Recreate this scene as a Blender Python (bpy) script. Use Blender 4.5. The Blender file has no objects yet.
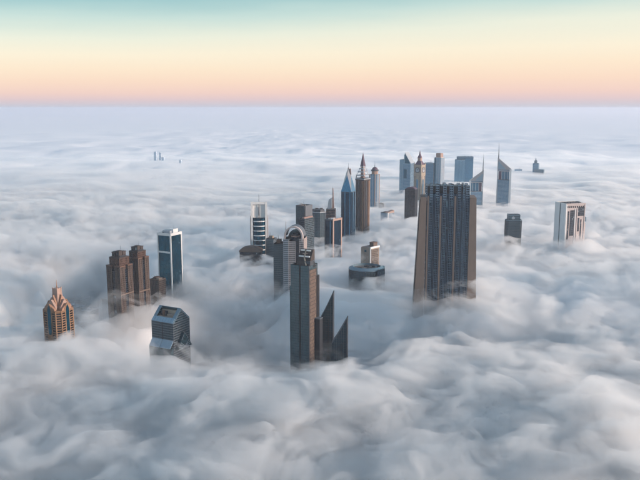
import bpy, bmesh, math, random
import numpy as np
from mathutils import Vector

sc = bpy.context.scene
R = math.radians

# ------------------------------------------------------------------ camera, sky, sun, exposure
F = 756.0                                   # focal length in 640-wide picture units
PITCH = math.atan((240 - 108) / F)
CAMZ = 452.0
cam = bpy.data.cameras.new('camera')
cam_o = bpy.data.objects.new('camera', cam)
sc.collection.objects.link(cam_o)
cam_o.location = (0, 0, CAMZ)
cam_o.rotation_euler = (math.pi / 2 - PITCH, 0, 0)
cam.sensor_width = 36
cam.lens = 36 * F / 640
cam.clip_start = 1
cam.clip_end = 300000
sc.camera = cam_o

SUN_EL, SUN_AZ = R(12), R(102)               # azimuth clockwise from the view direction (+Y)
world = bpy.data.worlds.new('World')
sc.world = world
world.use_nodes = True
wn = world.node_tree
wn.nodes.clear()
w_out = wn.nodes.new('ShaderNodeOutputWorld')
w_bg = wn.nodes.new('ShaderNodeBackground')
w_sky = wn.nodes.new('ShaderNodeTexSky')
w_sky.sky_type = 'NISHITA'
w_sky.sun_disc = False
w_sky.sun_elevation = SUN_EL
w_sky.sun_rotation = SUN_AZ
w_sky.altitude = 400
w_sky.air_density = 1.0
w_sky.dust_density = 2.5
w_sky.ozone_density = 2.0
# twilight colours by elevation, the same all the way round
w_tc = wn.nodes.new('ShaderNodeTexCoord')
w_sep = wn.nodes.new('ShaderNodeSeparateXYZ')
wn.links.new(w_tc.outputs['Generated'], w_sep.inputs[0])
w_ramp = wn.nodes.new('ShaderNodeValToRGB')
w_map = wn.nodes.new('ShaderNodeMapRange')
w_map.inputs['From Min'].default_value = 0.0
w_map.inputs['From Max'].default_value = 1.0
# faint drifting unevenness of the bands
w_nmap = wn.nodes.new('ShaderNodeMapping')
w_nmap.inputs['Scale'].default_value = (2.2, 2.2, 16)
w_noise = wn.nodes.new('ShaderNodeTexNoise')
w_noise.inputs['Scale'].default_value = 1.6
w_noise.inputs['Detail'].default_value = 4
wn.links.new(w_tc.outputs['Generated'], w_nmap.inputs[0])
wn.links.new(w_nmap.outputs[0], w_noise.inputs['Vector'])
w_nm = wn.nodes.new('ShaderNodeMath'); w_nm.operation = 'SUBTRACT'
w_nm.inputs[1].default_value = 0.5
wn.links.new(w_noise.outputs[0], w_nm.inputs[0])
w_nz = wn.nodes.new('ShaderNodeMath'); w_nz.operation = 'MULTIPLY'      # no shift at the horizon itself
wn.links.new(w_nm.outputs[0], w_nz.inputs[0])
wn.links.new(w_sep.outputs['Z'], w_nz.inputs[1])
w_el = wn.nodes.new('ShaderNodeMath'); w_el.operation = 'MULTIPLY_ADD'
w_el.inputs[1].default_value = 0.22
wn.links.new(w_nz.outputs[0], w_el.inputs[0])
# towards the sun the warm bands reach higher
w_az = wn.nodes.new('ShaderNodeMath'); w_az.operation = 'MULTIPLY_ADD'
w_az.inputs[1].default_value = -0.28
w_az.inputs[2].default_value = 1.0
wn.links.new(w_sep.outputs['X'], w_az.inputs[0])
w_ze = wn.nodes.new('ShaderNodeMath'); w_ze.operation = 'MULTIPLY'
wn.links.new(w_az.outputs[0], w_ze.inputs[0])
wn.links.new(w_sep.outputs['Z'], w_ze.inputs[1])
wn.links.new(w_ze.outputs[0], w_el.inputs[2])
wn.links.new(w_el.outputs[0], w_map.inputs['Value'])
wn.links.new(w_map.outputs[0], w_ramp.inputs[0])
def srgb(r, g, b):
    f = lambda c: (c / 255 / 12.92) if c <= 10 else ((c / 255 + .055) / 1.055) ** 2.4
    return (f(r), f(g), f(b))
SKY_STOPS = [(0.000, (203, 203, 217)), (0.005, (210, 202, 213)), (0.011, (227, 202, 206)), (0.020, (243, 209, 199)), (0.034, (250, 218, 197)), (0.050, (252, 228, 202)),
             (0.070, (250, 236, 211)), (0.094, (234, 234, 215)), (0.118, (196, 217, 209)), (0.140, (148, 191, 193)),
             (0.20, (126, 174, 194)), (1.0, (152, 172, 198))]
cr = w_ramp.color_ramp
while len(cr.elements) < len(SKY_STOPS):
    cr.elements.new(0.5)
for e, (p, c) in zip(cr.elements, SKY_STOPS):
    e.position = p
    e.color = (*srgb(*c), 1)
EXPOSURE = 1.46
w_scale = wn.nodes.new('ShaderNodeVectorMath')
w_scale.operation = 'SCALE'
SKY_SHARE = 0.92
w_scale.inputs['Scale'].default_value = 0.95 / (0.15 * SKY_SHARE * 2 ** EXPOSURE)   # ramp expressed in sky-texture units
wn.links.new(w_ramp.outputs[0], w_scale.inputs[0])
w_mix = wn.nodes.new('ShaderNodeMix')
w_mix.data_type = 'RGBA'
w_mix.inputs['Factor'].default_value = SKY_SHARE
wn.links.new(w_sky.outputs[0], w_mix.inputs['A'])
wn.links.new(w_scale.outputs[0], w_mix.inputs['B'])
wn.links.new(w_mix.outputs['Result'], w_bg.inputs[0])
w_bg.inputs[1].default_value = 0.15
wn.links.new(w_bg.outputs[0], w_out.inputs[0])

sun_l = bpy.data.lights.new('sun', 'SUN')
sun_o = bpy.data.objects.new('sun', sun_l)
sc.collection.objects.link(sun_o)
sun_l.energy = 2.0
sun_l.angle = R(10)
sun_l.color = (1.0, 0.80, 0.68)
sun_dir = Vector((math.sin(SUN_AZ) * math.cos(SUN_EL), math.cos(SUN_AZ) * math.cos(SUN_EL), math.sin(SUN_EL)))
sun_o.rotation_euler = sun_dir.to_track_quat('Z', 'Y').to_euler()

sc.view_settings.view_transform = 'Standard'
sc.view_settings.look = 'None'
sc.view_settings.gamma = 1
sc.view_settings.use_curve_mapping = False
sc.view_settings.exposure = EXPOSURE
sc.render.engine = 'CYCLES'
cy = sc.cycles
cy.use_denoising = True
cy.use_adaptive_sampling = True
cy.adaptive_threshold = 0.05
cy.adaptive_min_samples = 16
cy.max_bounces = 9
cy.volume_bounces = 3
cy.diffuse_bounces = 3
cy.glossy_bounces = 2
cy.transparent_max_bounces = 48
cy.sample_clamp_indirect = 6

# ------------------------------------------------------------------ materials
def new_mat(name):
    m = bpy.data.materials.new(name)
    m.use_nodes = True
    return m, m.node_tree, m.node_tree.nodes['Principled BSDF']

def solid(name, col, rough=0.75, var=0.12, scale=0.08, spec=0.3, metal=0.0):
    """plain wall: colour broken up by two sizes of noise and faint vertical streaks"""
    m, t, b = new_mat(name)
    tc = t.nodes.new('ShaderNodeTexCoord')
    mp = t.nodes.new('ShaderNodeMapping')
    mp.inputs['Scale'].default_value = (1, 1, 0.25)
    n = t.nodes.new('ShaderNodeTexNoise')
    n.inputs['Scale'].default_value = scale * 3
    n.inputs['Detail'].default_value = 6
    n.inputs['Roughness'].default_value = 0.65
    t.links.new(tc.outputs['Object'], mp.inputs[0])
    t.links.new(mp.outputs[0], n.inputs['Vector'])
    mr = t.nodes.new('ShaderNodeMapRange')
    mr.inputs['From Min'].default_value = .3
    mr.inputs['From Max'].default_value = .7
    mr.inputs['To Min'].default_value = 1 - var
    mr.inputs['To Max'].default_value = 1 + var
    t.links.new(n.outputs[0], mr.inputs['Value'])
    vm = t.nodes.new('ShaderNodeVectorMath')
    vm.operation = 'SCALE'
    vm.inputs[0].default_value = col
    t.links.new(mr.outputs[0], vm.inputs['Scale'])
    t.links.new(vm.outputs[0], b.inputs['Base Color'])
    b.inputs['Roughness'].default_value = rough
    b.inputs['Specular IOR Level'].default_value = spec
    b.inputs['Metallic'].default_value = metal
    return m

def glass(name, col, cell=(3.0, 3.0, 3.6), rough=0.12, var=0.55, blinds=0.02, blind_col=(.28, .34, .36), spec=0.6, metal=0.0):
    """window glass: every pane a slightly different tone, a few with drawn blinds"""
    m, t, b = new_mat(name)
    tc = t.nodes.new('ShaderNodeTexCoord')
    dv = t.nodes.new('ShaderNodeVectorMath'); dv.operation = 'DIVIDE'
    dv.inputs[1].default_value = cell
    ad = t.nodes.new('ShaderNodeVectorMath'); ad.operation = 'ADD'
    ad.inputs[1].default_value = (.37, .41, .13)
    fl = t.nodes.new('ShaderNodeVectorMath'); fl.operation = 'FLOOR'
    wnz = t.nodes.new('ShaderNodeTexWhiteNoise'); wnz.noise_dimensions = '3D'
    t.links.new(tc.outputs['Object'], dv.inputs[0])
    t.links.new(dv.outputs[0], ad.inputs[0])
    t.links.new(ad.outputs[0], fl.inputs[0])
    t.links.new(fl.outputs[0], wnz.inputs['Vector'])
    mr = t.nodes.new('ShaderNodeMapRange')
    mr.inputs['To Min'].default_value = 1 - var
    mr.inputs['To Max'].default_value = 1 + var
    t.links.new(wnz.outputs['Value'], mr.inputs['Value'])
    vm = t.nodes.new('ShaderNodeVectorMath'); vm.operation = 'SCALE'
    vm.inputs[0].default_value = col
    t.links.new(mr.outputs[0], vm.inputs['Scale'])
    sp = t.nodes.new('ShaderNodeSeparateColor')
    t.links.new(wnz.outputs['Color'], sp.inputs[0])
    gt = t.nodes.new('ShaderNodeMath'); gt.operation = 'LESS_THAN'
    gt.inputs[1].default_value = blinds
    t.links.new(sp.outputs[1], gt.inputs[0])
    mx = t.nodes.new('ShaderNodeMix'); mx.data_type = 'RGBA'
    t.links.new(gt.outputs[0], mx.inputs['Factor'])
    t.links.new(vm.outputs[0], mx.inputs['A'])
    mx.inputs['B'].default_value = (*blind_col, 1)
    t.links.new(mx.outputs['Result'], b.inputs['Base Color'])
    rr = t.nodes.new('ShaderNodeMapRange')
    rr.inputs['To Min'].default_value = rough * .6
    rr.inputs['To Max'].default_value = rough * 1.6
    t.links.new(sp.outputs[2], rr.inputs['Value'])
    t.links.new(rr.outputs[0], b.inputs['Roughness'])
    b.inputs['Specular IOR Level'].default_value = spec
    b.inputs['Metallic'].default_value = metal
    return m

def wisps(name, density, size, lo, hi, step_rate, g=0.2, gaps=()):
    """torn strands of mist: density from layered noise in world metres"""
    m = bpy.data.materials.new(name)
    m.use_nodes = True
    t = m.node_tree
    t.nodes.clear()
    o = t.nodes.new('ShaderNodeOutputMaterial')
    p = t.nodes.new('ShaderNodeVolumePrincipled')
    tc = t.nodes.new('ShaderNodeTexCoord')
    mp = t.nodes.new('ShaderNodeMapping')
    mp.inputs['Scale'].default_value = (1 / size, 1 / size, 1.5 / size)
    mp.inputs['Rotation'].default_value = (0, 0, .6)
    n = t.nodes.new('ShaderNodeTexNoise')
    n.inputs['Scale'].default_value = 1.0
    n.inputs['Detail'].default_value = 4.0
    n.inputs['Roughness'].default_value = .66
    n.inputs['Distortion'].default_value = .7
    mr = t.nodes.new('ShaderNodeMapRange')
    mr.interpolation_type = 'SMOOTHSTEP'
    mr.inputs['From Min'].default_value = lo
    mr.inputs['From Max'].default_value = hi
    mr.inputs['To Max'].default_value = density
    t.links.new(tc.outputs['Object'], mp.inputs[0])
    t.links.new(mp.outputs[0], n.inputs['Vector'])
    t.links.new(n.outputs[0], mr.inputs['Value'])
    last = mr.outputs[0]
    for cx, cy_, rx, ry, keep in gaps:                      # places where the mist is thin
        sb = t.nodes.new('ShaderNodeVectorMath'); sb.operation = 'SUBTRACT'
        sb.inputs[1].default_value = (cx, cy_, 0)
        ml = t.nodes.new('ShaderNodeVectorMath'); ml.operation = 'MULTIPLY'
        ml.inputs[1].default_value = (1 / rx, 1 / ry, 0)
        ln = t.nodes.new('ShaderNodeVectorMath'); ln.operation = 'LENGTH'
        gp = t.nodes.new('ShaderNodeMapRange')
        gp.interpolation_type = 'SMOOTHSTEP'
        gp.inputs['From Min'].default_value = .45
        gp.inputs['From Max'].default_value = 1.25
        gp.inputs['To Min'].default_value = keep
        gp.inputs['To Max'].default_value = 1
        mu = t.nodes.new('ShaderNodeMath'); mu.operation = 'MULTIPLY'
        t.links.new(tc.outputs['Object'], sb.inputs[0])
        t.links.new(sb.outputs[0], ml.inputs[0])
        t.links.new(ml.outputs[0], ln.inputs[0])
        t.links.new(ln.outputs['Value'], gp.inputs['Value'])
        t.links.new(last, mu.inputs[0])
        t.links.new(gp.outputs[0], mu.inputs[1])
        last = mu.outputs[0]
    t.links.new(last, p.inputs['Density'])
    p.inputs['Color'].default_value = (1, 1, 1, 1)
    p.inputs['Anisotropy'].default_value = g
    t.links.new(p.outputs[0], o.inputs['Volume'])
    m.cycles.volume_step_rate = step_rate
    return m

def volume(name, density, col=(1, 1, 1), g=0.2):
    m = bpy.data.materials.new(name)
    m.use_nodes = True
    t = m.node_tree
    t.nodes.clear()
    o = t.nodes.new('ShaderNodeOutputMaterial')
    p = t.nodes.new('ShaderNodeVolumePrincipled')
    p.inputs['Density'].default_value = density
    p.inputs['Color'].default_value = (*col, 1)
    p.inputs['Anisotropy'].default_value = g
    t.links.new(p.outputs[0], o.inputs['Volume'])
    return m

M = {
    'fog': solid('fog_surface', (.90, .90, .91), 1.0, .01, .01, 0.0),
    'ground': solid('ground_sand', (.085, .085, .085), .95, .3, .01, .1),
    'gold_stone': solid('gold_stone', (.235, .135, .078), .7, .10),
    'gold_roof': solid('gold_roof', (.30, .17, .115), .55, .12),
    'pale_pink': solid('pale_pink_stone', (.34, .23, .19), .7, .08),
    'brown': solid('brown_stone', (.055, .043, .040), .75, .15),
    'red_brown': solid('rust_stone', (.125, .070, .050), .75, .15),  # redder, stronger brown for caps, ribs and roof houses
    'tan': solid('tan_stone', (.135, .095, .075), .75, .10),
    'beige': solid('beige_stone', (.27, .22, .18), .75, .10),
    'cream': solid('cream_stone', (.36, .30, .24), .75, .08),
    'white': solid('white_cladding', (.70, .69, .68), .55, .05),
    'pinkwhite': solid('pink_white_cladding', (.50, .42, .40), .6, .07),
    'grey': solid('grey_cladding', (.10, .115, .135), .6, .10),
    'midgrey': solid('mid_grey_metal', (.055, .063, .076), .5, .10),
    'darkgrey': solid('dark_grey_metal', (.026, .030, .038), .5, .15),
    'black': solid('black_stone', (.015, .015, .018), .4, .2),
    'lightgrey': solid('light_grey_cladding', (.34, .37, .41), .5, .07),
    'silver': solid('silver_panel', (.34, .33, .35), .35, .06, spec=.6, metal=.4),
    'rose': solid('rose_metal', (.27, .18, .16), .45, .08, metal=.2),
    'plum': solid('plum_slate', (.10, .06, .09), .6, .15),
    'bluepanel': solid('blue_panel', (.10, .17, .22), .4, .10, spec=.6),
    'skyblue': solid('pale_blue_panel', (.20, .30, .38), .4, .08, spec=.6),
    'roof': solid('gravel_roof', (.16, .14, .13), .9, .25, .15),
    'g_navy': glass('navy_glass', (.010, .018, .030), metal=.3),
    'g_blue': glass('deep_blue_glass', (.003, .085, .140), var=.22, blinds=.0, metal=.75, spec=.2),
    'g_rose': glass('blue_tower_glass', (.008, .050, .100), var=.25, blinds=.0, metal=.75, spec=.2),
    'g_teal': glass('teal_glass', (.035, .085, .11), var=.35, blinds=.012, blind_col=(.10, .14, .15), metal=.6),
    'g_grey': glass('grey_green_glass', (.095, .155, .175), var=.16, blinds=.0, metal=.6),
    'g_dark': glass('dark_glass', (.007, .024, .045), var=.5, blinds=.05, blind_col=(.10, .17, .20), metal=.6, spec=.25),
    'g_brown': glass('brown_glass', (.016, .015, .018), var=.5, blinds=.015, blind_col=(.10, .085, .075), metal=.2),
    'g_steel': glass('steel_blue_glass', (.060, .21, .34), var=.15, blinds=.0, metal=.5),
    'g_pale': glass('pale_blue_glass', (.12, .31, .45), var=.15, blinds=.0, metal=.5),
    'widestone': solid('warm_concrete', (.205, .150, .122), .75, .10),
    'hazed': solid('haze_faded_cladding', (.56, .62, .70), .6, .05),  # distance haze painted into the pale colour of the far towers
    'widemetal': solid('blue_grey_metal', (.15, .22, .29), .45, .08),
}

# ------------------------------------------------------------------ mesh and object helpers
class MB:
    """collects shapes and links them as one mesh object"""
    def __init__(s):
        s.v = []; s.f = []
    def add(s, verts, faces):
        n = len(s.v)
        s.v += [tuple(p) for p in verts]
        s.f += [tuple(n + i for i in f) for f in faces]
        return s
    def box(s, x0, x1, y0, y1, z0, z1):
        return s.prism([(x0, y0), (x1, y0), (x1, y1), (x0, y1)], z0, z1)
    def prism(s, poly, z0, z1, top=None):
        top = top or poly
        n = len(poly)
        v = [(x, y, z0) for x, y in poly] + [(x, y, z1) for x, y in top]
        f = [tuple(range(n))[::-1], tuple(range(n, 2 * n))] + [(i, (i + 1) % n, n + (i + 1) % n, n + i) for i in range(n)]
        return s.add(v, f)
    def loft(s, rings):
        """rings: list of (poly, z); closed at both ends"""
        n = len(rings[0][0])
        v = [(x, y, z) for poly, z in rings for x, y in poly]
        f = [tuple(range(n))[::-1], tuple(range((len(rings) - 1) * n, len(rings) * n))]
        for k in range(len(rings) - 1):
            for i in range(n):
                f.append((k * n + i, k * n + (i + 1) % n, (k + 1) * n + (i + 1) % n, (k + 1) * n + i))
        return s.add(v, f)
    def xz(s, poly, y0, y1):
        """outline in x,z pushed along y"""
        n = len(poly)
        v = [(x, y0, z) for x, z in poly] + [(x, y1, z) for x, z in poly]
        f = [tuple(range(n)), tuple(range(n, 2 * n))[::-1]] + [(i, n + i, n + (i + 1) % n, (i + 1) % n) for i in range(n)]
        return s.add(v, f)
    def yz(s, poly, x0, x1):
        n = len(poly)
        v = [(x0, y, z) for y, z in poly] + [(x1, y, z) for y, z in poly]
        f = [tuple(range(n)), tuple(range(n, 2 * n))[::-1]] + [(i, n + i, n + (i + 1) % n, (i + 1) % n) for i in range(n)]
        return s.add(v, f)
    def bar(s, a, b, w, d=None):
        """square bar between two points"""
        a, b = Vector(a), Vector(b)
        ax = (b - a).normalized()
        u = ax.cross(Vector((0, 1, 0)) if abs(ax.y) < .9 else Vector((1, 0, 0))).normalized()
        q = ax.cross(u)
        h, k = w / 2, (d or w) / 2
        o = [u * h + q * k, u * h - q * k, -u * h - q * k, -u * h + q * k]
        return s.add([a + p for p in o] + [b + p for p in o],
                     [(0, 1, 2, 3), (7, 6, 5, 4)] + [(i, 4 + i, 4 + (i + 1) % 4, (i + 1) % 4) for i in range(4)])
    def build(s, name, mat, parent=None, stuff=False, label=None, smooth=False):
        me = bpy.data.meshes.new(name)
        me.from_pydata(s.v, [], s.f)
        bm = bmesh.new()
        bm.from_mesh(me)
        bmesh.ops.recalc_face_normals(bm, faces=bm.faces)
        bm.to_mesh(me)
        bm.free()
        if smooth:
            me.polygons.foreach_set('use_smooth', [True] * len(me.polygons))
            me.set_sharp_from_angle(angle=R(35))
        me.materials.append(mat)
        o = bpy.data.objects.new(name, me)
        sc.collection.objects.link(o)
        if parent:
            o.parent = parent
        if stuff:
            o['kind'] = 'stuff'
        if label:
            o['label'] = label
        return o

def rect(x0, x1, y0, y1):
    return [(x0, y0), (x1, y0), (x1, y1), (x0, y1)]
def centred(a, b):
    return rect(-a / 2, a / 2, -b / 2, b / 2)
def chamf(a, b, c):
    x, y = a / 2, b / 2
    return [(-x + c, -y), (x - c, -y), (x, -y + c), (x, y - c), (x - c, y), (-x + c, y), (-x, y - c), (-x, -y + c)]
def ngon(r, n, ry=None, off=0.0):
    ry = ry or r
    return [(r * math.cos(2 * math.pi * (i + off) / n), ry * math.sin(2 * math.pi * (i + off) / n)) for i in range(n)]
def grow(poly, d):
    """offset a counter-clockwise convex outline outward by d"""
    n = len(poly)
    out = []
    for i in range(n):
        p0, p1, p2 = Vector(poly[i - 1]), Vector(poly[i]), Vector(poly[(i + 1) % n])
        e1, e2 = (p1 - p0).normalized(), (p2 - p1).normalized()
        n1, n2 = Vector((e1.y, -e1.x)), Vector((e2.y, -e2.x))
        b = (n1 + n2)
        b = b / max(.2, b.dot(n1))
        out.append(tuple(p1 + b * d))
    return out
def shift(poly, dx, dy):
    return [(x + dx, y + dy) for x, y in poly]

def at(px, py, D):
    """where the picture point (px, py) lies at distance D ahead: world x and height"""
    u = (px - 320) / F
    v = -(py - 240) / F
    s = D / (math.cos(PITCH) + v * math.sin(PITCH))
    return u * s, CAMZ + s * (-math.sin(PITCH) + v * math.cos(PITCH))
def zat(py, D):
    return at(320, py, D)[1]

class Tower:
    """an Empty at the base of a building; turn = how far its front is turned from the viewer"""
    def __init__(s, name, label, cat, px, D, turn=0.0, group=None, py=230):
        x, _ = at(px, py, D)
        s.D = D
        s.k = D / F / (math.cos(PITCH) - (py - 240) / F * math.sin(PITCH))     # metres per picture unit there
        s.root = bpy.data.objects.new(name, None)
        sc.collection.objects.link(s.root)
        s.root.location = (x, D, 0)
        s.root.rotation_euler = (0, 0, R(turn) - math.atan2(x, D))
        s.root['label'] = label
        s.root['category'] = cat
        if group:
            s.root['group'] = group
    def z(s, py):
        return zat(py, s.D)
    def part(s, name, mb, mat, parent=None, stuff=False, label=None, smooth=False):
        return mb.build(name, M[mat], parent or s.root, stuff, label, smooth)
    def skin(s, poly, z0, z1, core, band=None, rib=None, fh=3.7, bh=1.1, bo=.25, sp=3.2, rw=.5, ro=.35, name='glazing', skip=()):
        """glass body with a band at every floor and upright ribs between the panes"""
        g = s.part(name, MB().prism(poly, z0, z1), core)
        if band:
            mb = MB()
            q = grow(poly, bo)
            z = z1 - bh
            while z > z0:
                mb.prism(q, z, z + bh)
                z -= fh
            s.part('floor_bands', mb, band, g, True)
        if rib:
            mb = MB()
            n = len(poly)
            for i in range(n):
                if i in skip:
                    continue
                p, q = Vector(poly[i]), Vector(poly[(i + 1) % n])
                L = (q - p).length
                e = (q - p) / L
                nn = Vector((e.y, -e.x))
                c = max(1, round(L / sp))
                for j in range(c + 1):
                    m = p + e * (L * j / c)
                    a, b = m - e * rw / 2 - nn * .1, m + e * rw / 2 - nn * .1
                    mb.prism([tuple(a + nn * (ro + .1)), tuple(b + nn * (ro + .1)), tuple(b), tuple(a)], z0, z1 - .02)
            s.part('mullions', mb, rib, g, True)
        return g

def thing(o, label, cat, group=None):
    o['label'] = label
    o['category'] = cat
    if group:
        o['group'] = group
    return o

# ------------------------------------------------------------------ ground, fog, haze
def perlin(x, y, seed):
    rs = np.random.RandomState(seed)
    n = 256
    ang = rs.rand(n, n) * 2 * np.pi
    gx, gy = np.cos(ang), np.sin(ang)
    xi, yi = np.floor(x).astype(np.int64), np.floor(y).astype(np.int64)
    xf, yf = x - xi, y - yi
    def g(ix, iy, dx, dy):
        a, b = ix % n, iy % n
        return gx[a, b] * dx + gy[a, b] * dy
    u = xf ** 3 * (xf * (xf * 6 - 15) + 10)
    v = yf ** 3 * (yf * (yf * 6 - 15) + 10)
    a, b = g(xi, yi, xf, yf), g(xi + 1, yi, xf - 1, yf)
    c, d = g(xi, yi + 1, xf, yf - 1), g(xi + 1, yi + 1, xf - 1, yf - 1)
    return (a + u * (b - a)) * (1 - v) + (c + u * (d - c)) * v

def fbm(x, y, size, octaves, seed, gain=.5):
    t, a, f = 0, 1, 1 / size
    for i in range(octaves):
        t = t + a * perlin(x * f + 7.3 * i, y * f + 3.1 * i, seed + i)
        a *= gain
        f *= 2.03
    return t

def puffs(x, y, size, seed):
    """round heads of cloud: the nearest of scattered domes, 0..1"""
    rs = np.random.RandomState(seed)
    n = 128
    jx, jy, jr = rs.rand(n, n), rs.rand(n, n), .65 + .5 * rs.rand(n, n)
    X, Y = x / size, y / size
    xi, yi = np.floor(X).astype(np.int64), np.floor(Y).astype(np.int64)
    best = np.zeros_like(X)
    for ox in (-1, 0, 1):
        for oy in (-1, 0, 1):
            a, b = (xi + ox) % n, (yi + oy) % n
            d2 = (X - (xi + ox + jx[a, b])) ** 2 + (Y - (yi + oy + jy[a, b])) ** 2
            h = np.sqrt(np.maximum(0, jr[a, b] ** 2 - d2))
            best = np.maximum(best, h)
    return best

def axis(lo, hi, step, end_lo, end_hi, g):
    a, s = list(np.arange(lo, hi + .1, step)), step
    while a[-1] < end_hi:
        s *= g
        a.append(a[-1] + s)
    s = step
    while a[0] > end_lo:
        s *= g
        a.insert(0, a[0] - s)
    return np.array(a)

def smooth(a, b, x):
    t = np.clip((x - a) / (b - a), 0, 1)
    return t * t * (3 - 2 * t)

def bump(X, Y, px, D, rx, ry, h):
    cx, _ = at(px, 280, D)
    return h * np.exp(-(((X - cx) / rx) ** 2 + ((Y - D) / ry) ** 2))

FX = axis(-900, 900, 5, -60000, 60000, 1.045)
FY = axis(480, 2000, 5, -3000, 95000, 1.016)
GX, GY = np.meshgrid(FX, FY)

def fog_height(X, Y):
    wx = fbm(X, Y, 300, 3, 11) * 110
    wy = fbm(X, Y, 300, 3, 21) * 110
    near = 1 - smooth(1300, 2600, Y)
    far = smooth(1800, 4500, Y)
    base = fbm(X + wx, Y * 1.25 + wy, 620, 3, 31) * 30
    # long rollers across the far field, crests slightly slanted
    rx, ry = X * .35 + Y * .10, Y - X * .12
    base = base + far * fbm(rx + wx * 2, ry + wy * 2, 1000, 3, 51) * 26
    base = base * (1 - .75 * smooth(5000, 16000, Y))
    cauli = puffs(X + wx * .5, Y + wy * .5, 150, 61) * 26 + puffs(X + wx * .5 + 40, Y + wy * .5, 68, 62) * 15 + puffs(X + wx * .3, Y + wy * .3, 32, 63) * 9 + puffs(X + wx * .2, Y + wy * .2, 17, 64) * 2
    cauli = cauli - 34
    patch = smooth(-.25, .35, fbm(X, Y, 420, 2, 71) + .12 * X / 400)
    fine = fbm(X + wx * .4, Y + wy * .4, 95, 4, 81) * 11
    h = 124 + base + (near * .86 + .14 * (1 - smooth(3000, 7000, Y))) * (cauli * (.5 + .75 * patch) + fine)
    return h

FH = fog_height(GX, GY)
# hollow in which the towers stand, and the bank that rolls up in front of it
HX, HY = GX + 110 * fbm(GX, GY, 260, 4, 131), GY + 110 * fbm(GX, GY, 260, 4, 141)
hollow = bump(HX, HY, 84, 1430, 125, 265, 1.3) + bump(HX, HY, 168, 1105, 130, 100, .85) + bump(HX, HY, 242, 1150, 140, 155, 1.1) \
    + bump(HX, HY, 322, 1035, 120, 115, 1.0) + bump(HX, HY, 422, 1105, 105, 70, .34) + bump(HX, HY, 375, 1080, 90, 90, .6) + bump(HX, HY, 45, 1130, 80, 70, .5)
hollow = smooth(.12, .95, hollow)
FLAT = FH.copy()
FH = FH + (14 - FH) * hollow ** 1.3
# ragged lumps on the walls of the hollow
rag = puffs(GX, GY, 75, 161) * 26 + puffs(GX + 20, GY, 36, 162) * 15 + fbm(GX, GY, 60, 3, 163) * 14 - 26
FH = FH + rag * 4 * hollow * (1 - hollow)
for px, D, rx, ry, h in ((95, 890, 120, 55, 4), (235, 880, 100, 45, 6), (420, 860, 120, 60, 4),
                         (199, 1385, 60, 45, 22), (255, 1280, 60, 40, 12), (584, 1722, 48, 40, 42),
                         (366, 1385, 62, 50, -24), (400, 1440, 50, 40, 10), (325, 1500, 70, 50, 10), (447, 2760, 110, 190, 26), (468, 2860, 90, 190, 24),
                         (480, 1170, 60, 40, 22)):
    lump = bump(GX, GY, px, D, rx, ry, h)
    FH, FLAT = FH + lump, FLAT + lump
FH = np.maximum(FH, 10)

def field(name, z, mat, skirt=None, part=None):
    """height field as one mesh; with a skirt it is closed by a flat bottom"""
    gx, gy = GX, GY
    if part is not None:
        gx, gy, z = GX[part], GY[part], z[part]
    ny, nx = z.shape
    co = np.stack([gx, gy, z], -1).reshape(-1, 3)
    i = np.arange(nx * ny).reshape(ny, nx)
    q = np.stack([i[:-1, :-1], i[:-1, 1:], i[1:, 1:], i[1:, :-1]], -1).reshape(-1, 4)
    loops, starts = q.ravel(), np.arange(len(q)) * 4
    if skirt is not None:
        ring = np.concatenate([i[0, :-1], i[:-1, -1], i[-1, :0:-1], i[:0:-1, 0]])
        rb = co[ring].copy()
        rb[:, 2] = skirt
        n0, m = len(co), len(ring)
        co = np.vstack([co, rb])
        k = np.arange(m)
        side = np.stack([ring, n0 + k, n0 + (k + 1) % m, np.roll(ring, -1)], -1)
        loops = np.concatenate([loops, side.ravel(), (n0 + k)[::-1]])
        starts = np.concatenate([np.arange(len(q) + m) * 4, [(len(q) + m) * 4]])
    me = bpy.data.meshes.new(name)
    me.vertices.add(len(co))
    me.vertices.foreach_set('co', co.ravel())
    me.loops.add(len(loops))
    me.loops.foreach_set('vertex_index', loops.astype(np.int32))
    me.polygons.add(len(starts))
    me.polygons.foreach_set('loop_start', starts.astype(np.int32))
    me.update(calc_edges=True)
    me.polygons.foreach_set('use_smooth', np.ones(len(me.polygons), dtype=bool))
    me.materials.append(mat)
    o = bpy.data.objects.new(name, me)
    sc.collection.objects.link(o)
    o['kind'] = 'stuff'
    return o

ground = MB().box(-61000, 61000, -4000, 96000, -1.0, 0).build('ground', M['ground'])
ground['kind'] = 'structure'
# dense heart of the fog; it gives way over the hollow so the city shows dimly
calm = fbm(GX, GY, 620, 1, 31) * 30 + 124
thin = 1 - smooth(650, 1350, GY + .25 * np.abs(GX))       # the fog is thinner near the viewpoint
core = FH - 30 + .8 * np.clip(FH - calm - 6, -60, 12) * (1 - smooth(1800, 3500, GY)) - 70 * thin - 30 * smooth(.2, .7, hollow)
core = np.where(core < 24, -20, core)
back = smooth(2200, 6000, GY)
core = core + (FH - core) * back                          # far off only the surface of the fog counts
NEAR = np.ix_((FY > 250) & (FY < 6300), np.abs(FX) < 3300)
fog = field('fog', core, M['fog'])
thing(fog, 'thick white sea of fog filling the whole city to the horizon', 'fog')
mist = field('mist', FH, volume('mist_air', .034, (1, 1, 1), .25), skirt=6, part=NEAR)
thing(mist, 'soft rolling mist on top of the fog sea between the towers', 'mist')
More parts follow.
